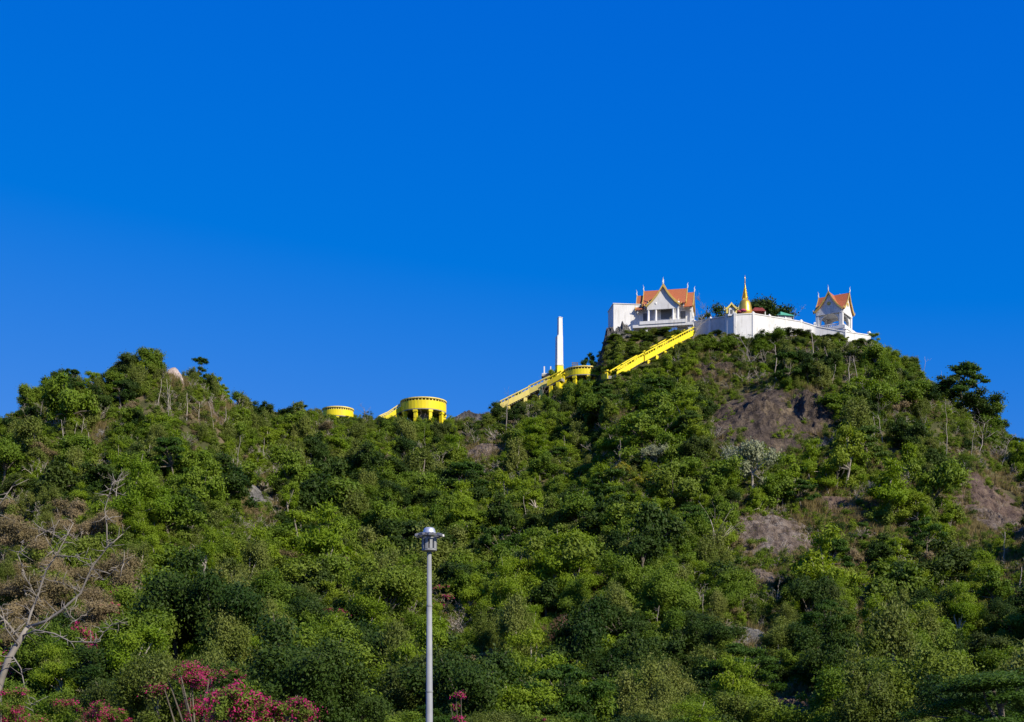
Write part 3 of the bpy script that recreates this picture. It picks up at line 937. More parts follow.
# ------------------------------------------------------------------ yellow stairs and round terraces
def stair(pts, width, label, piers=4, low=0.6, mat="yellow", rail="yellow"):
    """A flight along pts (tread level): treads, a parapet with coping on each side, piers down to the slope."""
    P = [Vector(p) for p in pts]
    o = P[0].copy()
    t = thing("stairway", label, "stairway", o, 0, "yellow stairways up the ridge")
    steps = MB()
    side = [MB(), MB()]
    cope = [MB(), MB()]
    for A, B in zip(P[:-1], P[1:]):
        d = Vector((B.x - A.x, B.y - A.y, 0))
        L = d.length
        d.normalize()
        n = Vector((d.y, -d.x, 0))
        k = max(1, int(round(abs(B.z - A.z) / 0.17)))
        for i in range(k):
            f0, f1 = i / k, (i + 1) / k
            c = A.lerp(B, (f0 + f1) / 2) - o
            zt = max(A.lerp(B, f1).z, A.lerp(B, f0).z) - o.z
            steps.box((c.x, c.y, zt - 0.25), (L / k + 0.002, width, 0.5), math.atan2(d.y, d.x))
        for j, s in enumerate((1, -1)):
            off = n * s * (width / 2)
            th = n * s * 0.2
            a, b = A - o + off, B - o + off
            up, dn = Vector((0, 0, 0.62)), Vector((0, 0, -low))
            vs = [a + dn, b + dn, b + up, a + up, a + dn + th, b + dn + th, b + up + th, a + up + th]
            side[j].add(vs, [(0, 1, 2, 3), (5, 4, 7, 6), (3, 2, 6, 7), (0, 4, 5, 1), (0, 3, 7, 4), (1, 5, 6, 2)])
            r0, r1 = Vector((0, 0, 0.98)), Vector((0, 0, 1.16))
            e = n * s * 0.06
            vs = [a + r0 - e, b + r0 - e, b + r1 - e, a + r1 - e, a + r0 + th + e, b + r0 + th + e, b + r1 + th + e, a + r1 + th + e]
            cope[j].add(vs, [(0, 1, 2, 3), (5, 4, 7, 6), (3, 2, 6, 7), (0, 4, 5, 1), (0, 3, 7, 4), (1, 5, 6, 2)])
            nb = max(2, int((B - A).length / 0.6))
            for i in range(nb):
                q = a.lerp(b, (i + 0.5) / nb) + th * 0.5
                cope[j].box((q.x, q.y, q.z + 0.80), (0.11, 0.12, 0.37), math.atan2(d.y, d.x))
    steps.build("steps", M["step"], t)
    for j in range(2):
        side[j].build("parapet", M[mat], t)
        cope[j].build("balustrade", M[rail], t)
    A, B = P[0], P[-1]
    tot = [0]
    for a, b in zip(P[:-1], P[1:]):
        tot.append(tot[-1] + (b - a).length)
    for i in range(piers):
        q = (i + 0.5) / piers * tot[-1]
        for k in range(len(P) - 1):
            if tot[k] <= q <= tot[k + 1]:
                c = P[k].lerp(P[k + 1], (q - tot[k]) / (tot[k + 1] - tot[k]))
                d = P[k + 1] - P[k]
        zb = tz(c.x, c.y) - 0.8
        zt_ = c.z - 0.45
        if zt_ - zb < 0.3:
            zb = zt_ - 0.3
        m = MB()
        ang = math.atan2(d.y, d.x)
        m.box((c.x - o.x, c.y - o.y, (zb + zt_) / 2 - o.z), (0.6, width + 0.3, zt_ - zb), ang)
        # bracket that flares out under the parapet
        n = Vector((math.cos(ang), math.sin(ang), 0))
        w_ = Vector((n.y, -n.x, 0))
        m.prism([(-1.0, 0), (-0.6, -0.55), (0.5, -0.9), (1.0, 0.45)], c - o - w_ * (width / 2 + 0.17) + Vector((0, 0, -low)), n, (0, 0, 1), -(width + 0.34))
        m.build("pier", M[mat], t)
    return t

def slope_pt(px, row, up=0.35, ymax=242.0):
    x, y, z = pick(px, row)
    y = min(y, ymax)
    return at(px, row, y) + Vector((0, 0, up))
KA, KB, KC = slope_pt(640, 363), slope_pt(664, 350), slope_pt(689, 337)
stair([KA, KB, KC], 1.9, "steep yellow stairway climbing straight to the tiered hall, highest on the hill", 6, 0.3)
stair([at(597, 378.5, 241.5), at(605, 379, 240.5), slope_pt(613, 379), slope_pt(632, 367.5), KA], 1.5, "short crooked yellow stairway between the upper round terrace and the steep flight", 3, 0.3)
stair([at(500, 409, 243), at(530, 394, 243), at(551, 384, 242)], 1.8, "cream railed stairway rising from the saddle to the upper round terrace", 3, 0.3, "cream", "cream")
stair([at(549, 386, 241), at(563, 378.5, 240)], 1.4, "short bright yellow flight below the white obelisk", 2, 0.2)
stair([at(377, 424, 242), at(388, 419, 242.5), at(403, 409, 243)], 1.5, "yellow stairway running down from the open round terrace on the saddle", 2, 0.25, "yellow", "cream")

def round_terrace(px, row_top, y, rad, drum, leg, ncol, label, rz=0.0):
    o = at(px, row_top, y)
    t = thing("round_terrace", label, "terrace", o - Vector((0, 0, drum + leg)), rz, "round yellow terraces on the ridge")
    top = drum + leg
    m = MB()
    n = 40
    m.lathe([(rad, leg), (rad, leg + drum * 0.93), (rad - 0.22, leg + drum * 0.93), (rad - 0.22, leg + drum * 0.35), (0.01, leg + drum * 0.35)], n)
    m.build("drum", M["yellow"], t)
    m = MB()
    m.lathe([(rad - 0.02, leg - 0.14), (rad - 0.02, leg - 0.003), (0.02, leg - 0.003)], n)
    m.build("deck_edge", M["step"], t)
    rl = MB()
    for a in range(n):
        th = 2 * math.pi * a / n
        rl.box(((rad - 0.1) * math.cos(th), (rad - 0.1) * math.sin(th), top + 0.05), (0.14, 0.14, 0.36), th)
    rl.lathe([(rad - 0.25, top + 0.24), (rad + 0.1, top + 0.24), (rad + 0.1, top + 0.42), (rad - 0.25, top + 0.42)], n)
    rl.build("balustrade", M["cream"], t)
    for a in range(ncol):
        th = 2 * math.pi * (a + 0.3) / ncol
        x, yy = (rad - 0.35) * math.cos(th), (rad - 0.35) * math.sin(th)
        wx, wy = t.location.x + x, t.location.y + yy
        zb = min(tz(wx, wy) - 0.8 - t.location.z, -0.5)
        c = MB()
        c.box((x, yy, (zb + leg - 0.14) / 2), (0.55, 0.55, leg - 0.14 - zb), th)
        c.box((x, yy, leg - 0.35), (0.75, 0.75, 0.38), th)
        c.build("column", M["yellow"], t)
    c = MB()
    c.lathe([(rad * 0.28, -3.0), (rad * 0.28, leg - 0.15)], 16)
    c.build("core", M["step"], t)
    return t
round_terrace(583.5, 373, 242.5, 3.3, 1.0, 0.9, 8, "upper round yellow terrace beside the white obelisk")
round_terrace(423.5, 404.5, 243, 3.9, 1.5, 2.0, 9, "open round yellow terrace standing on columns over the saddle")
round_terrace(338, 412, 240, 2.6, 1.1, 0.5, 7, "half hidden round yellow terrace, lowest on the ridge")

def obelisk():
    b = at(559.3, 373, 243)
    t = thing("obelisk", "tall slim white obelisk with a yellow foot on the ridge", "obelisk", b, R(20))
    m = MB()
    m.box((0, 0, 0.2), (1.3, 1.2, 2.0), 0, 0, 0.82).box((0, 0, -2.2), (1.6, 1.5, 2.9))
    m.build("plinth", M["yellow"], t)
    m = MB()
    m.box((-0.02, 0, 3.7), (1.08, 1.0, 5.0), 0, 0, 0.92)
    m.box((-0.02, 0, 1.26), (1.22, 1.14, 0.12)).box((-0.02, 0, 1.42), (1.14, 1.06, 0.1))
    m.build("shaft", M["white"], t)
    m = MB()
    m.box((0.12, 0, 7.8), (0.74, 0.72, 3.2), 0, 0, 0.9)
    m.box((0.12, 0, 9.44), (0.74, 0.74, 0.08)).box((0.12, 0, 9.56), (0.5, 0.5, 0.16), 0, 0, 0.2)
    m.build("upper_shaft", M["white"], t)
    m = MB()
    m.prism([(-0.47, 6.1), (0.2, 6.1), (0.2, 7.0), (-0.1, 6.75)], (0, 0.3, 0.1), (1, 0, 0), (0, 0, 1), 0.6)
    m.build("shoulder", M["white"], t)
    q = thing("lookout_platform", "small grey lookout platform with two white posts left of the obelisk", "platform", at(547.5, 378, 243.6))
    m = MB()
    m.box((0, 0.3, 0.35), (2.0, 1.6, 0.3)).box((0, 0.3, -1.0), (1.4, 1.2, 2.4))
    m.build("slab", M["step"], q)
    for sx in (-0.55, 0.55):
        m = MB()
        m.box((sx, -0.2, 1.2), (0.24, 0.24, 1.45), 0, 0, 0.85)
        m.build("post", M["white"], q)
    m = MB()
    m.box((0, 0.3, 0.62), (1.9, 1.5, 0.22))
    m.build("parapet", M["greywhite"], q)
    s = thing("sign_frame", "small dark frame of slats on the upper round terrace by the obelisk", "frame", at(575, 371, 242.6))
    for sx in (-0.4, 0.4):
        m = MB(); m.box((sx, 0, 0.4), (0.09, 0.09, 2.0)); m.build("post", M["lampgrey"], s)
    for z in (0.7, 1.05, 1.36):
        m = MB(); m.box((0, -0.07, z), (1.1, 0.04, 0.2)); m.build("board", M["lampgrey"], s)
obelisk()

# ------------------------------------------------------------------ the lamp post
def lamp():
    Y = 48.0
    top = at(429.3, 527, Y)
    t = thing("lamp_post", "tall grey lamp post with a ring of lamps round its head, before the hill", "lamp post", (top.x, Y, 0))
    H = top.z
    m = MB()
    m.lathe([(0.26, 0.0), (0.26, 0.05), (0.165, 0.06), (0.165, 0.5), (0.132, 0.6), (0.072, H - 0.7)], 18)
    pole_ = m.build("pole", M["galv"], t, True)
    m = MB()
    m.box((0, -0.163, 0.95), (0.12, 0.03, 0.4))
    m.build("hatch", M["galv"], pole_)
    m = MB()
    for z in (3.3, 6.2):
        f_ = 0.132 + (0.072 - 0.132) * (z - 0.6) / (H - 1.3)
        m.lathe([(f_ + 0.004, z), (f_ + 0.011, z + 0.01), (f_ + 0.011, z + 0.06), (f_ + 0.004, z + 0.07)], 18)
    m.build("seam", M["galv"], pole_)
    m = MB()
    m.lathe([(0.11, H - 0.84), (0.25, H - 0.80), (0.25, H - 0.74), (0.11, H - 0.73)], 18)
    m.lathe([(0.10, H - 0.42), (0.25, H - 0.42), (0.25, H - 0.36), (0.10, H - 0.35)], 18)
    for k in range(10):
        a = 2 * math.pi * k / 10
        m.box((0.23 * math.cos(a), 0.23 * math.sin(a), H - 0.58), (0.05, 0.09, 0.34), a)
    m.build("cage", M["galv"], t)
    m = MB()
    m.lathe([(0.085, H - 0.76), (0.085, H - 0.2)], 12)
    m.build("spindle", M["lampgrey"], t)
    r = MB()
    pts = [(0.40 * math.cos(2 * math.pi * k / 24), 0.40 * math.sin(2 * math.pi * k / 24), H - 0.31) for k in range(25)]
    r.tube(pts, [0.022] * 25, 6)
    for k in range(4):
        a = 2 * math.pi * k / 4 + 0.3
        r.tube([(0.08 * math.cos(a), 0.08 * math.sin(a), H - 0.3), (0.4 * math.cos(a), 0.4 * math.sin(a), H - 0.31)], [0.02, 0.02], 6)
    r.build("ring", M["lampgrey"], t)
    for k in range(8):
        a = 2 * math.pi * k / 8 + 0.2
        m = MB()
        m.box((0, 0, 0), (0.16, 0.2, 0.07), 0, 0, 0.75)
        ob = m.build("floodlight", M["lampgrey"], t)
        ob.location, ob.rotation_euler = (0.43 * math.cos(a), 0.43 * math.sin(a), H - 0.27), (0, R(18), a)
        m = MB()
        m.box((0, 0, -0.04), (0.13, 0.17, 0.012))
        m.build("lens", M["lens"], ob)
    m = MB()
    m.lathe([(0.22, H - 0.24), (0.22, H - 0.19), (0.20, H - 0.12), (0.17, H - 0.05), (0.12, H - 0.02), (0.01, H - 0.01)], 20)
    m.build("cap", M["chrome"], t, True)
    return t
lamp()

# ------------------------------------------------------------------ bare trees
def bare_tree(loc, h, seed, lean=0.0, mat="palebark", label="", name="bare_tree", twigs=26, r0=None, pole=False, cat="bare tree", group="bare trees on the slope"):
    r = random.Random(seed)
    t = thing(name, label, cat, loc, 0, group)
    b, tw = MB(), MB()
    r0 = r0 or h * 0.028
    pts, rad = [], []
    x, y = 0.0, 0.0
    n = 7
    for i in range(n):
        f = i / (n - 1)
        pts.append(Vector((x + lean * h * f, y, -0.5 + (h * (1.0 if pole else 0.72) + 0.5) * f)))
        rad.append(r0 * (1 - 0.7 * f))
        x += r.uniform(-.04, .04) * h; y += r.uniform(-.04, .04) * h
    b.tube(pts, rad, 7)
    tips = []
    for i in range(3 if pole else 9):
        k = r.randint(2, n - 1)
        a = r.uniform(0, 6.28)
        d = Vector((math.cos(a), math.sin(a), r.uniform(0.3, 1.1))).normalized()
        L = h * r.uniform(0.18, 0.42) * (0.4 if pole else 1)
        p0 = pts[k]
        p1 = p0 + d * L * 0.5 + Vector((0, 0, L * r.uniform(-.05, .15)))
        p2 = p0 + d * L + Vector((r.uniform(-.15, .15) * L, r.uniform(-.15, .15) * L, L * r.uniform(0, .35)))
        q = rad[k] * 0.62
        b.tube([p0, p1, p2], [q, q * 0.65, q * 0.28], 5)
        tips += [(p1, d, q * 0.45), (p2, d, q * 0.3)]
    for i in range(twigs):
        p, d, q = r.choice(tips)
        v = (d + Vector((r.uniform(-1, 1), r.uniform(-1, 1), r.uniform(-.4, 1)))).normalized()
        L = h * r.uniform(0.07, 0.18)
        p1 = p + v * L * 0.5
        p2 = p + v * L + Vector((r.uniform(-.3, .3), r.uniform(-.3, .3), r.uniform(-.1, .3))) * L
        tw.tube([p, p1, p2], [max(q, 0.012), max(q * 0.7, 0.01), 0.006], 4)
    b.build("trunk", M[mat], t, True)
    if twigs:
        tw.build("twigs", M[mat], t, True)
    return t

CLEAR_TREES = []
def in_clear(px, rw):
    return any(((px - a) / (b + 4)) ** 2 + ((rw - d) / (e + 4)) ** 2 < 1 for a, d, b, e in CLEAR)
BARE = [  # px, base row, height px, lean, pole, label
    (713, 566, 58, 0.0, False, "bare pale dead tree with forked limbs left of the sloping bare slab"),
    (431, 484, 40, -0.12, False, "bare pale twin stemmed tree in the middle of the saddle slope, left stem"),
    (440, 482, 32, 0.05, False, "bare pale trunk right beside the twin stemmed bare tree on the saddle slope"),
    (503, 452, 46, 0.05, True, "thin bare grey trunk below the foot of the cream railed stairway"),
    (752, 372, 42, -0.25, False, "big grey dead tree below the golden stupa, branches spread left"),
    (812, 368, 34, 0.0, True, "thin pale trunk below the sunlit boundary wall"),
    (776, 384, 36, 0.0, True, "pale straight trunk under the front of the boundary wall"),
    (848, 392, 32, 0.05, True, "pale trunk below the open pavilion, nearer the rock face"),
    (858, 390, 30, -0.05, True, "pale trunk below the open pavilion, farther from the rock face"),
    (884, 444, 36, -0.15, False, "white leaning bare tree among green trees right of the rock face"),
    (872, 446, 26, 0.0, True, "short pale stump just left of the white leaning bare tree"),
    (978, 452, 34, 0.12, False, "bare pale tree under the big dark skyline tree at right"),
    (1000, 470, 36, 0.2, False, "spreading bare tree above the bare earth slope at right"),
    (948, 462, 34, -0.05, True, "pale straight trunk left of the spreading bare tree above the earth slope"),
    (690, 332, 30, 0.3, False, "bare leafless tree where the yellow steps meet the tiered hall"),
    (545, 404, 24, -0.2, False, "grey bare bush of twigs below the cream railed stairway"),
    (186, 420, 24, 0.0, True, "pale thin trunk under the pinkish white boulder"),
    (199, 420, 22, 0.1, False, "small bare pale tree right of the thin trunk on the left hill"),
    (272, 472, 34, 0.2, False, "bare grey tree above the pale grey crag on the left hill"),
    (110, 512, 40, 0.1, False, "crooked bare tree on the left hill above the big bare tree"),
    (62, 460, 36, 0.0, True, "thin pale trunk low on the shoulder of the left hill"),
    (1021, 596, 26, 0.0, True, "white broken trunk at the very right edge of the hill"),
    (776, 606, 26, 0.1, False, "small bare tree under the small brown slab"),
    (872, 716, 62, -0.15, False, "tall bare tree with many twigs at the foot of the right slope"),
    (911, 720, 44, 0.2, False, "forked bare tree beside the big dark tree at the bottom right"),
    (358, 604, 24, 0.0, True, "thin white pole like trunk left of the lamp post"),
    (836, 494, 34, 0.1, False, "slim bare tree left of the round grey boulder"),
    (416, 420, 26, 0.15, False, "bare twisted tree in front of the open round yellow terrace"),
    (366, 421, 18, -0.1, False, "small reddish bare tree between the two lower yellow terraces"),
    (905, 494, 24, 0.1, False, "low bare tree right of the round grey boulder"),
    (1003, 566, 30, 0.0, True, "thin bare trunk on the lower edge of the bare earth slope"),
    (925, 442, 26, 0.1, False, "grey bare tree left of the big dark skyline tree"),
    (610, 452, 24, 0.0, False, "low grey bare tree below the small grey brown rock"),
    (660, 462, 30, 0.1, True, "bare leaning trunk between the rock face and the yellow flowered shrub"),
    (150, 598, 26, 0.1, False, "bare grey tree above the pink flowered creeper on the lower left"),
    (575, 520, 26, 0.3, True, "leaning white stick of a trunk right of the lamp head"),
    (800, 548, 18, 0.4, False, "fallen looking bare tree at the edge of the sloping bare slab"),
    (238, 470, 30, 0.0, True, "pale straight trunk left of the pale grey crag"),
    (700, 608, 22, 0.0, False, "small pale forked stump in the middle of the lower right slope"),
    (40, 425, 26, 0.0, False, "grey bare tree on the outer shoulder of the left hill"),
]
for i, (px, rw, hp, ln, pl, lb) in enumerate(BARE):
    x, y, z = pick(px, rw)
    if px == 690:
        x, y, z = at(px + 2, 333, 239.5)
        z = max(tz(x, y), z - 1.5)
    if px == 416:
        x, y, z = at(px, 421, 240); z = tz(x, y)
    CLEAR_TREES.append((px, rw - hp * 0.55, 4, hp * 0.3))
    mt = "greybark" if ("grey" in lb or "reddish" in lb) else "palebark"
    bare_tree((x, y, z), hp * y / FPX * 1.12, 100 + i, ln, mt, lb, twigs=10 if pl else 34, r0=max(hp * y / FPX * 0.018, 0.08), pole=pl)

rs_ = random.Random(77)
for lab, grp, (a0, a1, b0, b1), cnt_ in (("slim pale bare trunk standing among the trees of the left hill", "slim pale trunks on the left hill", (55, 265, 395, 490), 16),
                                   ("slim pale bare trunk standing among the trees of the upper right slope", "slim pale trunks on the upper right slope", (815, 1000, 365, 470), 16),
                                   ("slim pale bare trunk standing in the thick green of the middle slope", "slim pale trunks on the middle slope", (290, 760, 450, 640), 14)):
    for k in range(cnt_):
        px, rw = rs_.uniform(a0, a1), rs_.uniform(b0, b1)
        if in_clear(px, rw):
            continue
        x, y, z = pick(px, rw)
        y -= 1.8; x = (px - CX) * y / FPX; z = tz(x, y)
        hp = rs_.uniform(18, 30)
        bare_tree((x, y, z), hp * y / FPX * 1.25, 400 + k + int(a0), rs_.uniform(-.12, .12), "palebark", lab, "slim_trunk", 8, 0.06, True, "bare trunk", grp)

for k, (px, hm, lab) in enumerate(((708, 8.4, "grey twiggy leafless tree behind the shaded boundary wall"), (786, 7.2, "grey twiggy leafless tree behind the green roofed kiosk"))):
    x = (px - CX) * 251.0 / FPX
    bare_tree((x, 251.0, tz(x, 251.0)), hm, 901 + k, 0.05, "greybark", lab, twigs=170, r0=0.13)

def big_bare():
    """The large leafless tree low on the left, limb by limb."""
    Y = 62.0
    base = at(-6, 735, Y)
    t = thing("dead_tree", "big grey leafless tree leaning right, nearest on the lower left", "dead tree", (base.x, Y, 0.0))
    o = t.location
    def P(px, rw, dy=0.0): return at(px, rw, Y + dy) - Vector(o)
    t0 = MB()
    t0.tube([Vector((0, 0, -0.4)), P(-2, 690), P(8, 660), P(20, 640, .2), P(27, 628, .3)], [.20, .17, .15, .13, .10], 9)
    t0.build("trunk", M["greybark"], t, True)
    limbs = [
        ([(26, 628, .3), (45, 622, 0), (62, 612, -.3), (80, 592, -.4), (92, 568, -.5), (107, 548, -.6), (124, 533, -.7)], .15, .035),
        ([(26, 630, .3), (32, 612, .5), (36, 596, .6), (47, 572, .6), (56, 556, .5), (66, 537, .4), (74, 522, .4)], .13, .03),
        ([(20, 640, .2), (8, 622, .0), (-4, 610, -.2), (-14, 590, -.4)], .14, .05),
        ([(22, 636, .2), (38, 630, -.5), (54, 634, -.8), (70, 641, -1), (97, 643, -1.2), (104, 632, -1.2), (112, 624, -1.3), (128, 622, -1.3)], .08, .02),
        ([(56, 556, .5), (74, 556, .4), (92, 559, .3)], .05, .018),
        ([(107, 548, -.6), (107, 525, -.5), (104, 510, -.4), (111, 492, -.4), (113, 482, -.4), (122, 479, -.4)], .06, .02),
        ([(92, 568, -.5), (104, 580, -.7), (118, 566, -.8), (128, 562, -.8)], .04, .014),
        ([(12, 655, 0), (22, 668, -.4), (26, 690, -.6), (32, 712, -.7)], .07, .02),
        ([(18, 645, 0), (6, 628, -.5), (2, 612, -.6), (-3, 604, -.6)], .08, .02),
        ([(56, 556, .4), (46, 535, .3), (42, 523, .3)], .05, .015),
        ([(58, 537, .3), (47, 530, .2), (40, 536, .2)], .04, .013),
        ([(80, 592, -.4), (66, 586, -.2), (54, 580, 0)], .035, .012),
        ([(-14, 520, .8), (2, 498, .8), (12, 486, .8)], .06, .03),
        ([(36, 596, .6), (24, 575, .7), (18, 555, .8), (22, 540, .8)], .05, .015),
        ([(62, 612, -.3), (76, 620, -.6), (88, 616, -.7)], .03, .012),
    ]
    r = random.Random(5)
    for pts, ra, rb in limbs:
        q = [P(*p) for p in pts]
        q = [p + Vector((r.uniform(-.05, .05), r.uniform(-.1, .1), r.uniform(-.05, .05))) * (0 if i == 0 else 1) for i, p in enumerate(q)]
        m = MB()
        m.tube(q, [0.5 * (ra + (rb - ra) * i / (len(q) - 1)) for i in range(len(q))], 7)
        for i in range(1, len(q)):
            for _ in range(6):
                p0 = q[i - 1].lerp(q[i], r.random())
                d = Vector((r.uniform(-1, 1), r.uniform(-1, 1), r.uniform(-.6, 1))).normalized()
                L = r.uniform(.25, .8)
                p1 = p0 + d * L * .5
                p2 = p0 + d * L + Vector((r.uniform(-.2, .2), 0, r.uniform(-.2, .2)))
                m.tube([p0, p1, p2], [.022, .016, .007], 4)
        m.build("limb", M["greybark"], t, True)
big_bare()

# ------------------------------------------------------------------ planting the hill
ZONES = [  # keep the sight line clear: (polygon of px,row ; distance behind which trees do not matter)
    ([(601, 370), (612, 372), (640, 354), (688, 324), (700, 332), (690, 336.5), (640, 365.5), (604, 377)], 240),
    ([(560, 360), (603, 362), (603, 374), (560, 377)], 240),
    ([(500, 396), (560, 364), (563, 382), (515, 402)], 240),
    ([(377, 412), (400, 396), (448, 396), (448, 415), (376, 416)], 240),
    ([(324, 405), (352, 407), (354, 413), (324, 415)], 240),
    ([(612, 300), (697, 300), (697, 329), (640, 331), (612, 313)], 236),
    ([(695, 310), (812, 310), (870, 325), (870, 336), (815, 331), (795, 326), (750, 324), (727, 326), (697, 330)], 234),
    ([(552, 320), (566, 320), (566, 376), (552, 376)], 240),
]
def in_poly(px, rw, poly):
    ins, j = False, len(poly) - 1
    for i in range(len(poly)):
        (xi, yi), (xj, yj) = poly[i], poly[j]
        if (yi > rw) != (yj > rw) and px < (xj - xi) * (rw - yi) / (yj - yi) + xi:
            ins = not ins
        j = i
    return ins
def blocks(px, r0, r1, hw, y):
    for poly, dist in ZONES:
        if y > dist + 3:
            continue
        for u in (-0.8, 0, 0.8):
            for k in (0.04, 0.35, 0.7):
                if in_poly(px + u * hw, r0 + (r1 - r0) * k, poly):
                    return True
    return False

FLOWER = [  # px, y or None, row, scale, scale z, bloom, label
    (238, 60, None, 1.75, 2.3, "pink", "large magenta bougainvillea in full bloom at the bottom left of the hill"),
    (266, 61, None, 1.3, 1.85, "pink", "magenta bougainvillea mound against the large dark round tree"),
    (197, 62, None, 1.05, 2.6, "pink", "taller magenta bougainvillea spray beside the creeper covered tree"),
    (88, None, 652, 0.95, 0.9, "pink", "pink flowered creeper behind the big leafless tree"),
    (112, None, 628, 0.85, 0.9, "pink", "pink flowered creeper right of the leafless tree, above the others there"),
    (30, 58, None, 1.1, 1.75, "pink", "low magenta bush under the trunk of the big leafless tree"),
    (4, 57, None, 1.0, 1.35, "pink", "low magenta bush in the bottom left corner"),
    (92, 60, None, 1.0, 2.2, "pink", "magenta bush between the leafless tree and the creeper covered tree"),
    (100, None, 668, 0.9, 0.8, "pink", "pink flowered creeper under the long right limb of the leafless tree"),
    (124, None, 612, 0.8, 0.7, "pink", "pink flowered creeper topmost right of the leafless tree"),
    (18, None, 700, 1.0, 1.0, "pink", "pink flowered bush at the left edge just behind the leafless tree"),
    (336, None, 640, 0.75, 1.5, "pink", "small pink flowered bush above the dark trees left of the lamp pole"),
    (463, 75, None, 0.6, 2.0, "pink", "small red pink bush just right of the lower lamp pole"),
    (446, None, 614, 0.6, 1.3, "pink", "tiny pink bush right of the middle of the lamp pole"),
    (537, 78, None, 0.42, 1.5, "pink", "tiny pink bush left of the dead brown tree at the bottom"),
    (620, None, 480, 0.9, 0.8, "yellowbloom", "yellow flowered shrub, higher of the two in the middle of the slope"),
    (650, None, 490, 1.0, 0.8, "yellowbloom", "yellow flowered shrub, lower of the two in the middle of the slope"),
    (597, None, 645, 0.6, 0.6, "yellowbloom", "small yellow blossoming bush right of the dead brown tree"),
    (647, None, 650, 0.75, 0.7, "yellowbloom", "yellow blossoming bush farther right on the lower slope"),
    (282, None, 610, 0.6, 0.6, "yellowbloom", "pale yellow tipped bush above the large dark round tree"),
]
for px, y, rw, sc, sz, bl, lb in FLOWER:
    if y is None:
        CLEAR_TREES.append((px, rw - 12, 16 * sc, 12))
CLEAR_TREES += [(752, 455, 14, 28), (655, 455, 10, 10), (556, 635, 13, 32), (962, 400, 24, 26)]
WEIGHTS = {"broad": .27, "dark": .17, "feather": .22, "vine": .15, "shrub": .15, "dry": .05, "acacia": .04}
def style_at(px, rw, r, patch):
    w = dict(WEIGHTS)
    if patch > 0.15: w["feather"] *= 2.4; w["dark"] *= 0.5
    if patch < -0.2: w["dark"] *= 2.2; w["broad"] *= 1.4; w["feather"] *= 0.4  # bright and dark species clustered to imitate lit and shaded parts of the slope
    if px > 800 and 450 < rw < 640: w["shrub"] *= 2.6; w["dry"] *= 2.4; w["broad"] *= .7
    if px > 940 and rw > 440: w["dry"] *= 2
    if rw > 625: w["dark"] *= 2.2; w["vine"] *= 1.3; w["feather"] *= .7
    if px < 270 and 360 < rw < 480: w["vine"] *= 2.0; w["dry"] *= 1.8
    if 820 < px < 1000 and 340 < rw < 460: w["dark"] *= 1.7; w["vine"] *= 1.5
    if px < 130 and 515 < rw < 670: w = {"dry": .62, "shrub": .2, "vine": .18}
    ks = list(w)
    p = np.array([w[k] for k in ks]); p /= p.sum()
    return ks[r.choice(len(ks), p=p)]

plants = []                                    # dict(px,row,x,y,z,style,var,scale,sz,rot)
def add_plant(x, y, z, st, var, sc, sz, rot, **kw):
    plants.append(dict(x=x, y=y, z=z, st=st, var=var, sc=sc, sz=sz, rot=rot, **kw))

r = np.random.default_rng(11)
CELL = 2.25
for gy in np.arange(86, 268, CELL):
    halfw = 0.47 * gy
    for gx in np.arange(-halfw, halfw, CELL):
        x, y = gx + r.uniform(-.5, .5) * CELL, gy + r.uniform(-.5, .5) * CELL
        px = CX + FPX * x / y
        rr_, row_, ft_ = (float(v) for v in ridge_at(px))
        s = (y - ft_) / (rr_ - ft_)
        if s < -0.02 or s > 1.04:
            continue
        z = tz(x, y)
        _, rw = project(x, y, z)
        dens = 0.93
        if px > 800 and 450 < rw < 640: dens = 0.77
        if px > 930 and rw > 440: dens = 0.68
        if r.uniform() > dens:
            continue
        up = 3.2 * FPX / y
        hid = any(((px - a) / (b + 3)) ** 2 + ((rw - up * k - d) / (e + 2)) ** 2 < 1 for a, d, b, e in CLEAR for k in (0, 0.4, 0.8, 1.2, 1.6))
        if hid and r.uniform() < 0.9:
            continue
        if any(((px - a) / (b + 5)) ** 2 + ((rw - up * k - d) / (e + 1)) ** 2 < 1 for a, d, b, e in CLEAR_TREES for k in (0.5, 0.95)):
            hid = True
        if y > 237 and 606 < px < 868:
            continue                            # the summit is built over
        patch = float(vnoise(np.array(x / 13), np.array(y / 16), 21))
        st = style_at(px, rw, r, patch)
        # plants stand smaller towards the exposed top
        sc = float(np.clip(r.lognormal(-0.14, 0.36), 0.42, 1.9)) * (0.92 if s > 0.6 else 1.05)
        if s > 0.93:
            sc = min(sc, 0.85)
        if px < 130 and 515 < rw < 690 and st not in ("dry", "shrub"):
            sc = min(sc, 0.7)
        if hid:
            st, sc = ("shrub", "dry", "shrub")[int(r.integers(3))], 0.45
        sz = sc * float(r.uniform(0.72, 1.22))
        hw = WID[st] * sc * FPX / y
        top_row = project(x, y, z + TOP[st] * sz)[1]
        if blocks(px, top_row, rw, hw, y):
            ok = False
            for st, sc, sz in (("vine", 0.65, 0.5), ("shrub", 0.62, 0.55), ("shrub", 0.5, 0.34)):
                top_row = project(x, y, z + TOP[st] * sz)[1]
                if not blocks(px, top_row, rw, WID[st] * sc * FPX / y, y):
                    ok = True
                    break
            if not ok:
                continue
        add_plant(x, y, z, st, int(r.integers(len(PROTO[st]))), sc, sz, float(r.uniform(0, 6.283)))

def plant_at(px, rw, st, sc, sz=None, label=None, y=None, var=0, cat=None):
    if y is None:
        x, y, z = pick(px, rw)
    else:
        x = (px - CX) * y / FPX
        z = tz(x, y) if y > 92 else 0.0
    add_plant(x, y, z, st, var, sc, sz or sc, float(r.uniform(0, 6.28)), label=label, cat=cat, keep=True)

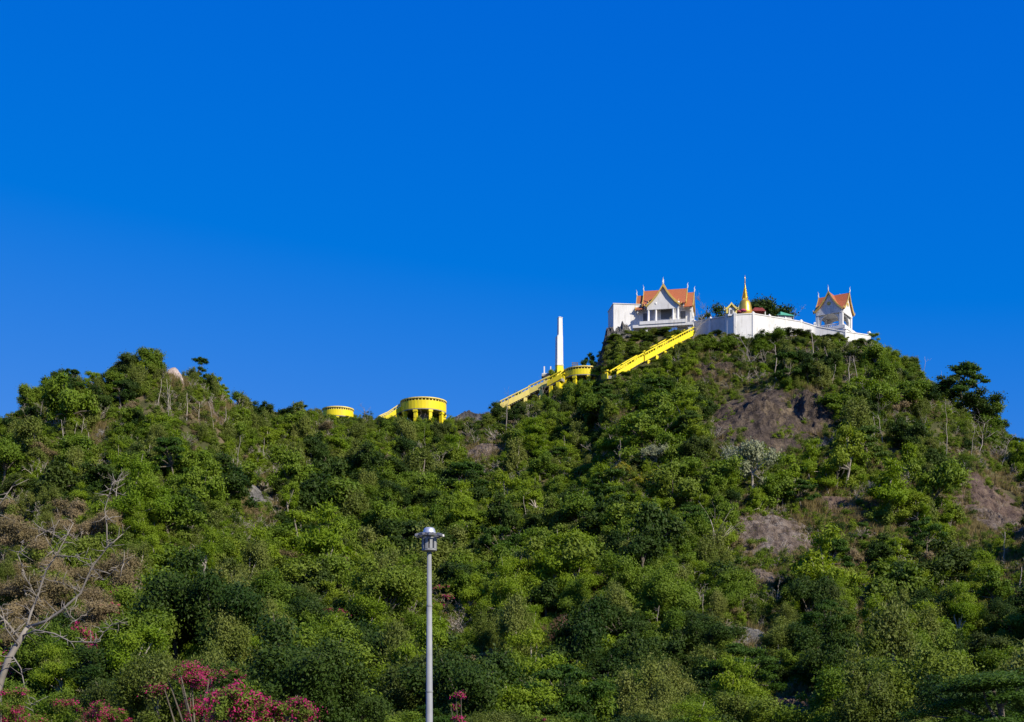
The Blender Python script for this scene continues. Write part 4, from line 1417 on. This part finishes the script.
# low scrub close round the steps and under the hall and the boundary wall
for _ in range(420):
    px, rw = float(r.uniform(606, 868)), float(r.uniform(328, 376))
    line = float(np.interp(px, [600, 640, 690], [381, 366, 338])) if px < 692 else 330.0
    if px < 692 and -5 < rw - line < -1 or (px >= 692 and not 333 < rw < 350):
        continue
    x, y, z = pick(px, max(rw, 334.5))
    sc = float(r.uniform(0.45, 0.75))
    st = ("shrub", "vine", "shrub", "dark", "broad")[int(r.integers(5))]
    sz = sc * float(r.uniform(0.45, 0.8)) * (0.55 if TOP[st] > 3 else 1.0)
    if rw > line and blocks(px, project(x, y, z + TOP[st] * sz)[1], rw, 2, y):
        continue
    add_plant(x, y, z, st, int(r.integers(len(PROTO[st]))), sc, sz, float(r.uniform(0, 6.28)))

for a0, a1, n_ in ((394, 452, 26), (322, 356, 12), (566, 606, 20), (374, 396, 8)):
    for _ in range(n_):
        y = float(r.uniform(233, 238.5))
        x = (float(r.uniform(a0, a1)) - CX) * y / FPX
        sc = float(r.uniform(0.5, 0.85))
        st = ("shrub", "broad", "feather", "dark")[int(r.integers(4))]
        z = tz(x, y)
        lim = {394: 417, 322: 416, 566: 380, 374: 417}[a0] + float(r.uniform(-1, 3))
        room = (project(x, y, z)[1] - lim) * y / FPX
        if room > 0.5:
            add_plant(x, y, z, st, 0, sc, min(1.3, room / TOP[st]), float(r.uniform(0, 6.28)))

# plants one would point out
plant_at(962, 438, "acacia", 2.0, 1.8, "big dark layered tree standing out on the skyline at right", y=238)
plant_at(946, 432, "dark", 1.35, 1.2, "dark leafy tree left of and touching the big layered skyline tree", y=238, var=2)
plant_at(990, 446, "broad", 1.3, 1.25, "green bushy tree right of the big layered skyline tree, on the ridge", y=236, var=3)
plant_at(975, 440, "dark", 1.8, 1.45, "dense dark tree close under the big layered skyline tree", y=235)
plant_at(586, 380, "acacia", 0.62, 1.55, "thin sparse tree on the skyline beside the dark cliff", y=252, var=1)
plant_at(752, 496, "pale", 1.35, 1.85, "silvery pale flowering tree under the large dark rock face")
plant_at(655, 470, "pale", 1.0, 0.9, "silvery pale bush of a tree left of the flowering silvery tree")
plant_at(556, 668, "rust", 0.85, 1.25, "dead brown creeper hung tree in the lower middle of the slope")
plant_at(148, 368, "broad", 0.85, 0.95, "bushy tree on the very top of the left hill")
plant_at(132, 374, "dark", 0.9, 0.85, "dark bush tree just left of the top of the left hill")
plant_at(766, 318, "dark", 2.1, 2.35, "dark tree behind the red roofed shelter on the summit", y=252)
plant_at(779, 320, "vine", 1.7, 1.75, "low greyish tree behind the green roofed kiosk", y=253)
plant_at(719, 322, "dark", 1.7, 1.95, "small dark tree behind the shaded wall next to the shrine gate", y=253, var=1)
plant_at(700, 322, "vine", 1.5, 1.45, "low olive tree behind the shaded wall next to the tiered hall", y=253, var=1)
for px, rw, sc, sz, lb in [
        (28, 560, 1.7, 1.9, "tall dry tan scrub bush high behind the big leafless tree"), (6, 545, 1.5, 1.5, "dry tan scrub bush at the left edge, topmost there"),
        (60, 600, 1.6, 1.6, "dry tan scrub bush between the two main limbs of the leafless tree"), (20, 610, 1.6, 1.4, "dry tan scrub bush behind the fork of the leafless tree"),
        (95, 640, 1.6, 1.5, "dry tan scrub bush at the elbow of the leafless tree's long right limb"), (64, 648, 1.6, 1.3, "dry tan scrub bush just under the leafless tree's long right limb"),
        (120, 655, 1.1, 1.2, "dry tan scrub bush at the tip of the leafless tree's long right limb"), (30, 660, 1.5, 1.2, "dry tan scrub bush right of the leafless tree's trunk")]:
    plant_at(px, rw, "dry", sc, sz, lb)
for px, y, st, sc, sz, lb in [
        (609, 238, "vine", 0.7, 0.55, "grey olive bush at the outer end of the white terrace wall"), (620, 236.5, "shrub", 0.8, 0.9, "olive bush under the white terrace wall, left one"),
        (633, 236, "shrub", 0.8, 0.75, "olive bush under the white terrace wall, nearer the tiered hall"), (601, 238, "dark", 0.6, 0.6, "dark bush clinging to the cliff left of the white terrace")]:
    x = (px - CX) * y / FPX
    add_plant(x, y, tz(x, y), st, 0, sc, sz, float(r.uniform(0, 6.28)), label=lb, keep=True)
for px, y, st, sc, sz, lb in [
        (285, 70, "dark", 1.75, 1.65, "large dark round tree at the foot of the hill left of the lamp post"),
        (352, 74, "dark", 1.3, 1.2, "dark tree touching the large dark round tree, nearer the lamp post"),
        (150, 63, "vine", 1.5, 1.25, "creeper covered olive tree beside the magenta bougainvillea"),
        (118, 70, "dark", 1.1, 1.1, "dark tree behind the creeper covered olive tree at lower left"),
        (1000, 62, "acacia", 1.75, 1.0, "large dark spreading tree in the bottom right corner"),
        (1040, 70, "dark", 1.6, 1.35, "dark dense tree behind the corner spreading tree at bottom right"),
        (395, 80, "broad", 1.1, 0.85, "mid green tree directly behind the lower pole of the lamp post"),
        (490, 80, "vine", 1.2, 0.75, "olive creeper covered tree right of the lower pole of the lamp post"),
        (560, 78, "broad", 1.3, 0.8, "mid green spreading tree at the bottom middle of the slope"),
        (640, 76, "dark", 1.3, 0.8, "dark green tree at the bottom, right of the dead brown tree"),
        (705, 80, "feather", 1.25, 0.9, "bright green tree at the bottom left of the bare earth bank"),
        (225, 76, "broad", 1.2, 1.1, "green tree rising just behind the magenta bougainvillea"),
        (930, 78, "broad", 1.2, 0.8, "mid green tree just left of the corner spreading tree"),
        (5, 66, "shrub", 1.3, 1.2, "olive bush under the big leafless tree at the left edge"),
        (62, 66, "shrub", 1.3, 1.3, "olive bush under the long right limb of the leafless tree")]:
    x = (px - CX) * y / FPX
    add_plant(x, y, 0.0, st, 0, sc, sz, float(r.uniform(0, 6.28)), label=lb, keep=True)

# which plants show, and how much: paint them far to near on a grid
plants.sort(key=lambda p: -p["y"])
S = 2
ids = np.full((722 // S, 1024 // S), -1, np.int32)
yy, xx = np.mgrid[0:722 // S, 0:1024 // S] * S
for i, p in enumerate(plants):
    p["px"], p["row"] = project(p["x"], p["y"], p["z"])
    k = FPX / p["y"]
    r0 = project(p["x"], p["y"], p["z"] + TOP[p["st"]] * p["sz"])[1]
    r1 = project(p["x"], p["y"], p["z"] + BOT[p["st"]] * p["sz"])[1]
    hw = WID[p["st"]] * p["sc"] * k
    p["crow"] = (r0 + r1) / 2
    p["hw"] = hw
    a0, a1 = int(max(0, (p["px"] - hw) // S)), int(min(1024 // S, (p["px"] + hw) // S + 1))
    b0, b1 = int(max(0, r0 // S)), int(min(722 // S, r1 // S + 1))
    if a1 <= a0 or b1 <= b0:
        continue
    m = ((xx[b0:b1, a0:a1] - p["px"]) / hw) ** 2 + ((yy[b0:b1, a0:a1] - (r0 + r1) / 2) / max((r1 - r0) / 2, 1)) ** 2 < 1
    ids[b0:b1, a0:a1][m] = i
cnt = np.bincount(ids[ids >= 0], minlength=len(plants))
CAT = {"broad": "tree", "dark": "tree", "acacia": "tree", "pale": "tree", "rust": "tree", "feather": "feathery tree", "vine": "creeper tree", "shrub": "shrub", "dry": "dry shrub"}
LIMIT = {"tree": 295, "shrub": 260, "feathery tree": 270, "creeper tree": 230, "dry shrub": 90}
chosen, used = [], {}
for i in sorted(range(len(plants)), key=lambda i: -cnt[i]):
    p = plants[i]
    c = CAT[p["st"]]
    if p.get("keep") or (cnt[i] * S * S > 60 and used.get(c, 0) < LIMIT[c]):
        chosen.append(i)
        used[c] = used.get(c, 0) + 1
chosen_set = set(chosen)
print("plants", len(plants), "own objects", len(chosen), used, "cover", sum(cnt[i] for i in chosen) / max(cnt.sum(), 1))

# what each plant is told apart by: the nearest landmark, the side of it, and its place in the row
MARKS = [(662, 300, "tiered temple hall"), (745, 305, "golden stupa"), (832, 315, "open white pavilion"), (665, 345, "steep yellow stairway"), (582, 372, "upper round yellow terrace"), (559, 340, "white obelisk"),
         (525, 392, "cream railed stairway"), (423, 410, "open round yellow terrace"), (338, 412, "half hidden yellow terrace"), (757, 420, "large dark rock face"), (776, 540, "sloping bare brown slab"),
         (763, 581, "small brown slab"), (752, 640, "flat pale slab"), (793, 712, "bare earth bank"), (994, 505, "bare earth slope"), (872, 494, "round grey boulder"), (868, 600, "narrow brown rock streak"),
         (262, 500, "pale grey crag"), (175, 373, "pinkish white boulder"), (485, 452, "brown bare rock patch"), (429, 538, "lamp head"), (429, 640, "lamp pole"), (713, 540, "forked pale dead tree"),
         (962, 400, "big dark skyline tree"), (752, 460, "silvery flowering tree"), (556, 640, "dead brown creeper tree"), (60, 590, "big leafless tree"), (230, 690, "magenta bougainvillea"), (435, 465, "twin stemmed bare tree"),
         (884, 425, "white leaning bare tree"), (285, 640, "large dark round tree"), (985, 680, "corner spreading tree"), (620, 470, "yellow flowered shrub"), (110, 490, "crooked bare tree"), (335, 630, "small pink flowered bush"),
         (463, 680, "small red pink bush"), (872, 690, "tall twiggy bare tree"), (645, 637, "yellow blossoming bush"), (1000, 450, "spreading bare tree"), (190, 408, "pale trunks"), (545, 600, "reddish dry bush")]
SIDE = ["right of", "up and right of", "straight above", "up and left of", "left of", "down and left of", "straight below", "down and right of"]
ORD = ["nearest", "second", "third", "fourth", "fifth", "sixth", "seventh", "eighth", "ninth", "tenth", "eleventh", "twelfth", "thirteenth", "fourteenth", "fifteenth", "sixteenth", "seventeenth", "eighteenth", "nineteenth", "twentieth"]
NOUN = {"broad": ("mid green bushy tree", "mid_green_tree"), "dark": ("dark green dense tree", "dark_tree"), "acacia": ("deep green layered tree", "layered_tree"), "pale": ("silvery pale tree", "silvery_tree"),
        "rust": ("dead brown tree", "brown_tree"), "feather": ("bright green feathery tree", "feathery_tree"), "vine": ("olive creeper covered tree", "creeper_tree"), "shrub": ("olive low shrub", "shrub"), "dry": ("dry tan shrub", "dry_shrub")}
GROUP = {"tree": "green trees on the hillside", "shrub": "low shrubs on the hillside", "feathery tree": "bright feathery trees on the hillside", "creeper tree": "creeper covered trees on the hillside", "dry shrub": "dry shrubs on the hillside"}
bins = {}
for i in chosen:
    p = plants[i]
    if p.get("label"):
        continue
    d = [((p["px"] - mx) ** 2 + (p["crow"] - my) ** 2, k) for k, (mx, my, _) in enumerate(MARKS)]
    dist, k = min(d)
    ang = math.atan2(-(p["crow"] - MARKS[k][1]), p["px"] - MARKS[k][0])
    side = int(round(ang / (math.pi / 4))) % 8
    bins.setdefault((p["st"], k, side), []).append((dist, i))
for (st, k, side), v in bins.items():
    v.sort()
    for n_, (_, i) in enumerate(v):
        plants[i]["label"] = f"{NOUN[st][0]}, {ORD[min(n_, 19)]} one {SIDE[side]} the {MARKS[k][2]}"

for i in chosen:
    p = plants[i]
    st = p["st"]
    near, far, tr, _ = PROTO[st][p["var"] % len(PROTO[st])]
    c = CAT[st]
    t = thing(NOUN[st][1], p["label"], c, (p["x"], p["y"], p["z"] - 0.15), p["rot"], GROUP[c])
    t.scale = (p["sc"], p["sc"] * random.uniform(0.8, 1.2), p["sz"])
    t.rotation_euler = (random.uniform(-.13, .13), random.uniform(-.13, .13), p["rot"])
    shrubby = st in ("shrub", "dry")
    for nm, me in (("foliage" if shrubby else "crown", CLOSE[st] if p["y"] < 86 and p["var"] == 0 else near if p["y"] < 150 else far), ("stems" if shrubby else "trunk", tr)):
        o = bpy.data.objects.new(nm, me)
        o.parent = t
        COL.objects.link(o)

# ------------------------------------------------------------------ flowering plants
for i, (px, y, rw, sc, sz, bl, lb) in enumerate(FLOWER):
    if y is None:
        x, y, z = pick(px, rw)
        y -= 2.5; z = tz(x, y) + 1.6
    else:
        x, z = (px - CX) * y / FPX, 0.0
    near, c, rad = crown_mesh("foliage", bl, 900 + i, 22000 if y < 75 else 9000, 0.075 if y < 75 else 0.17, bl, sz / sc)
    tr = trunk_mesh("stems", bl, 900 + i, c, rad)
    t = thing("bougainvillea" if bl == "pink" else "flowering_shrub", lb, "bougainvillea" if bl == "pink" else "flowering shrub", (x, y, z), float(r.uniform(0, 6.28)),
              "flowering bougainvilleas" if bl == "pink" else "yellow flowering shrubs")
    t.scale = (sc, sc, sc)
    for nm, me in (("foliage", near), ("stems", tr)):
        o = bpy.data.objects.new(nm, me); o.parent = t; COL.objects.link(o)

# ------------------------------------------------------------------ the uncounted rest: far forest, undergrowth, dry grass
def scatter(name, protos, pts, label, kind="stuff"):
    """One object: points that carry their own kind, turn and size."""
    pc = bpy.data.collections.new(name + "_kinds")
    for i, me in enumerate(protos):
        pc.objects.link(bpy.data.objects.new(f"{name}_kind_{i:02d}", me))
    me = bpy.data.meshes.new(name)
    me.from_pydata([p[0:3] for p in pts], [], [])
    for nm, ty, k in (("pick_kind", "INT", 3), ("turn", "FLOAT", 4), ("wide", "FLOAT", 5), ("tall", "FLOAT", 6)):
        a = me.attributes.new(nm, ty, "POINT")
        a.data.foreach_set("value", np.array([p[k] for p in pts], np.int32 if ty == "INT" else np.float32))
    o = bpy.data.objects.new(name, me)
    COL.objects.link(tag(o, label, None, None, kind))
    ng = bpy.data.node_groups.new(name + "_nodes", "GeometryNodeTree")
    ng.interface.new_socket("Geometry", in_out="INPUT", socket_type="NodeSocketGeometry")
    ng.interface.new_socket("Geometry", in_out="OUTPUT", socket_type="NodeSocketGeometry")
    N, Lk = ng.nodes, ng.links
    gi, go = N.new("NodeGroupInput"), N.new("NodeGroupOutput")
    ci = N.new("GeometryNodeCollectionInfo")
    ci.inputs["Collection"].default_value = pc
    ci.inputs["Separate Children"].default_value = True
    ci.inputs["Reset Children"].default_value = True
    ip = N.new("GeometryNodeInstanceOnPoints")
    def named(nm, ty):
        n = N.new("GeometryNodeInputNamedAttribute")
        n.data_type = ty
        n.inputs["Name"].default_value = nm
        return n.outputs["Attribute"]
    rot, scl = N.new("ShaderNodeCombineXYZ"), N.new("ShaderNodeCombineXYZ")
    Lk.new(named("turn", "FLOAT"), rot.inputs["Z"])
    w = named("wide", "FLOAT")
    Lk.new(w, scl.inputs["X"]); Lk.new(w, scl.inputs["Y"])
    Lk.new(named("tall", "FLOAT"), scl.inputs["Z"])
    Lk.new(gi.outputs[0], ip.inputs["Points"])
    Lk.new(ci.outputs[0], ip.inputs["Instance"])
    ip.inputs["Pick Instance"].default_value = True
    Lk.new(named("pick_kind", "INT"), ip.inputs["Instance Index"])
    Lk.new(rot.outputs[0], ip.inputs["Rotation"])
    Lk.new(scl.outputs[0], ip.inputs["Scale"])
    Lk.new(ip.outputs[0], go.inputs[0])
    md = o.modifiers.new("scatter", "NODES")
    md.node_group = ng
    return o

kinds, protos = {}, []
for st, vs_ in PROTO.items():
    for i, v in enumerate(vs_):
        kinds[(st, i)] = len(protos)
        protos.append(v[3])
rest = [(p["x"], p["y"], p["z"] - 0.15, kinds[(p["st"], p["var"] % len(PROTO[p["st"]]))], p["rot"], p["sc"], p["sz"]) for i, p in enumerate(plants) if i not in chosen_set]
scatter("forest", protos, rest, "mass of smaller trees and scrub filling in between the larger trees")

def twig_bush(seed):
    q = random.Random(seed)
    b = MB()
    for i in range(16):
        a, e = q.uniform(0, 6.28), q.uniform(0.5, 1.3)
        d = Vector((math.cos(a) * math.cos(e), math.sin(a) * math.cos(e), math.sin(e)))
        L = q.uniform(1.6, 3.6)
        k = d * L * 0.5 + Vector((q.uniform(-.2, .2), q.uniform(-.2, .2), 0))
        t = d * L + Vector((q.uniform(-.4, .4), q.uniform(-.4, .4), q.uniform(-.3, .3)))
        b.tube([(0, 0, 0), k, t], [.06, .045, .014], 4, cap=False)
        for j in range(5):
            p = k.lerp(t, q.random())
            v = Vector((q.uniform(-1, 1), q.uniform(-1, 1), q.uniform(-.3, 1))).normalized() * q.uniform(.3, .9)
            b.tube([p, p + v * .5 + Vector((0, 0, .08)), p + v], [.028, .02, .008], 3, cap=False)
    me = bpy.data.meshes.new("twig_bush")
    me.from_pydata(b.v, [], b.f)
    me.materials.append(M["palebark"])
    return me
und = []
for st, sd in (("shrub", 501), ("shrub", 502), ("dry", 503), ("feather", 504), ("broad", 505), ("vine", 506), ("dark", 507)):
    me, c, rad = crown_mesh("undergrowth_bush", st, sd, 1700, 0.25)
    und.append(me)
und += [twig_bush(1), twig_bush(2)]
ru = np.random.default_rng(23)
pts = []
for _ in range(34000):
    y = math.sqrt(ru.uniform(86 ** 2, 258 ** 2))
    x = ru.uniform(-0.44, 0.44) * y
    px = CX + FPX * x / y
    rr_, row_, ft_ = (float(v) for v in ridge_at(px))
    s = (y - ft_) / (rr_ - ft_)
    if not (0 < s < 1.03) or (y > 238 and 606 < px < 868):
        continue
    z = tz(x, y)
    rw = project(x, y, z)[1]
    inside = any(((px - a) / b) ** 2 + ((rw - k_ * FPX / y - d) / e) ** 2 < 1 for a, d, b, e in CLEAR for k_ in (0, 0.9))
    if inside and ru.uniform() < 0.76:
        continue
    if px > 800 and 450 < rw < 640 and ru.uniform() < 0.45:
        continue
    k = int(ru.choice(9, p=[.22, .20, .10, .13, .10, .10, .04, .06, .05]))
    sc = float(ru.uniform(0.26, 0.62)) * (1.25 if k > 6 else 1.0)
    base = 0.0 if k < 3 or k > 6 else 0.3 * sc
    if blocks(px, project(x, y, z + (2 if k < 3 else 4) * sc)[1], rw, 3, y):
        continue
    pts.append((x, y, z - 0.15 - base, k, float(ru.uniform(0, 6.28)), sc, sc * float(ru.uniform(.7, 1.1))))
scatter("undergrowth", und, pts, "low undergrowth of weeds and creepers covering the soil under the trees")

def tuft(seed):
    q = np.random.default_rng(seed)
    n = 60
    a, rd = q.uniform(0, 6.28, n), q.uniform(0, .35, n)
    b = np.stack([np.cos(a) * rd, np.sin(a) * rd, np.zeros(n)], 1)
    h = q.uniform(.4, 1.0, n)[:, None]
    d = np.stack([np.cos(a) * .4 + q.normal(0, .2, n), np.sin(a) * .4 + q.normal(0, .2, n), np.ones(n)], 1)
    s = np.stack([-np.sin(a), np.cos(a), np.zeros(n)], 1) * .05
    v = np.stack([b - s, b + s, b + d * h + s * .2, b + d * h - s * .2], 1).reshape(-1, 3)
    return np_mesh("grass_tuft", v, np.arange(n * 4).reshape(n, 4), np.zeros(n, int), [LEAF["grass"]], np.repeat(q.uniform(0, .8, n), 4))
pts = []
rg = np.random.default_rng(31)
for _ in range(6000):
    if rg.uniform() < 0.5:
        px, rw = rg.uniform(790, 1040), rg.uniform(455, 650)
    else:
        a, d, b, e = CLEAR[rg.integers(len(CLEAR))]
        th, q = rg.uniform(0, 6.28), rg.uniform(0.8, 1.5)
        px, rw = a + b * q * math.cos(th), d + e * q * math.sin(th)
        if rw < 345: continue
    rr_, row_, ft_ = (float(v) for v in ridge_at(px))
    y0, y1 = ft_, rr_
    for _k in range(14):                       # halve the way to the slope point under that line of sight
        ym = (y0 + y1) / 2
        xm = (px - CX) * ym / FPX
        if project(xm, ym, tz(xm, ym))[1] > rw: y0 = ym
        else: y1 = ym
    x = (px - CX) * y1 / FPX + rg.normal(0, .4); y = y1 + rg.normal(0, 1.0)
    s = float(rg.uniform(.5, 1.1))
    pts.append((x, y, tz(x, y) - 0.05, int(rg.integers(3)), float(rg.uniform(0, 6.28)), s, s))
scatter("dry_grass", [tuft(1), tuft(2), tuft(3)], pts, "tufts of dry tan grass on the open parts of the slope")
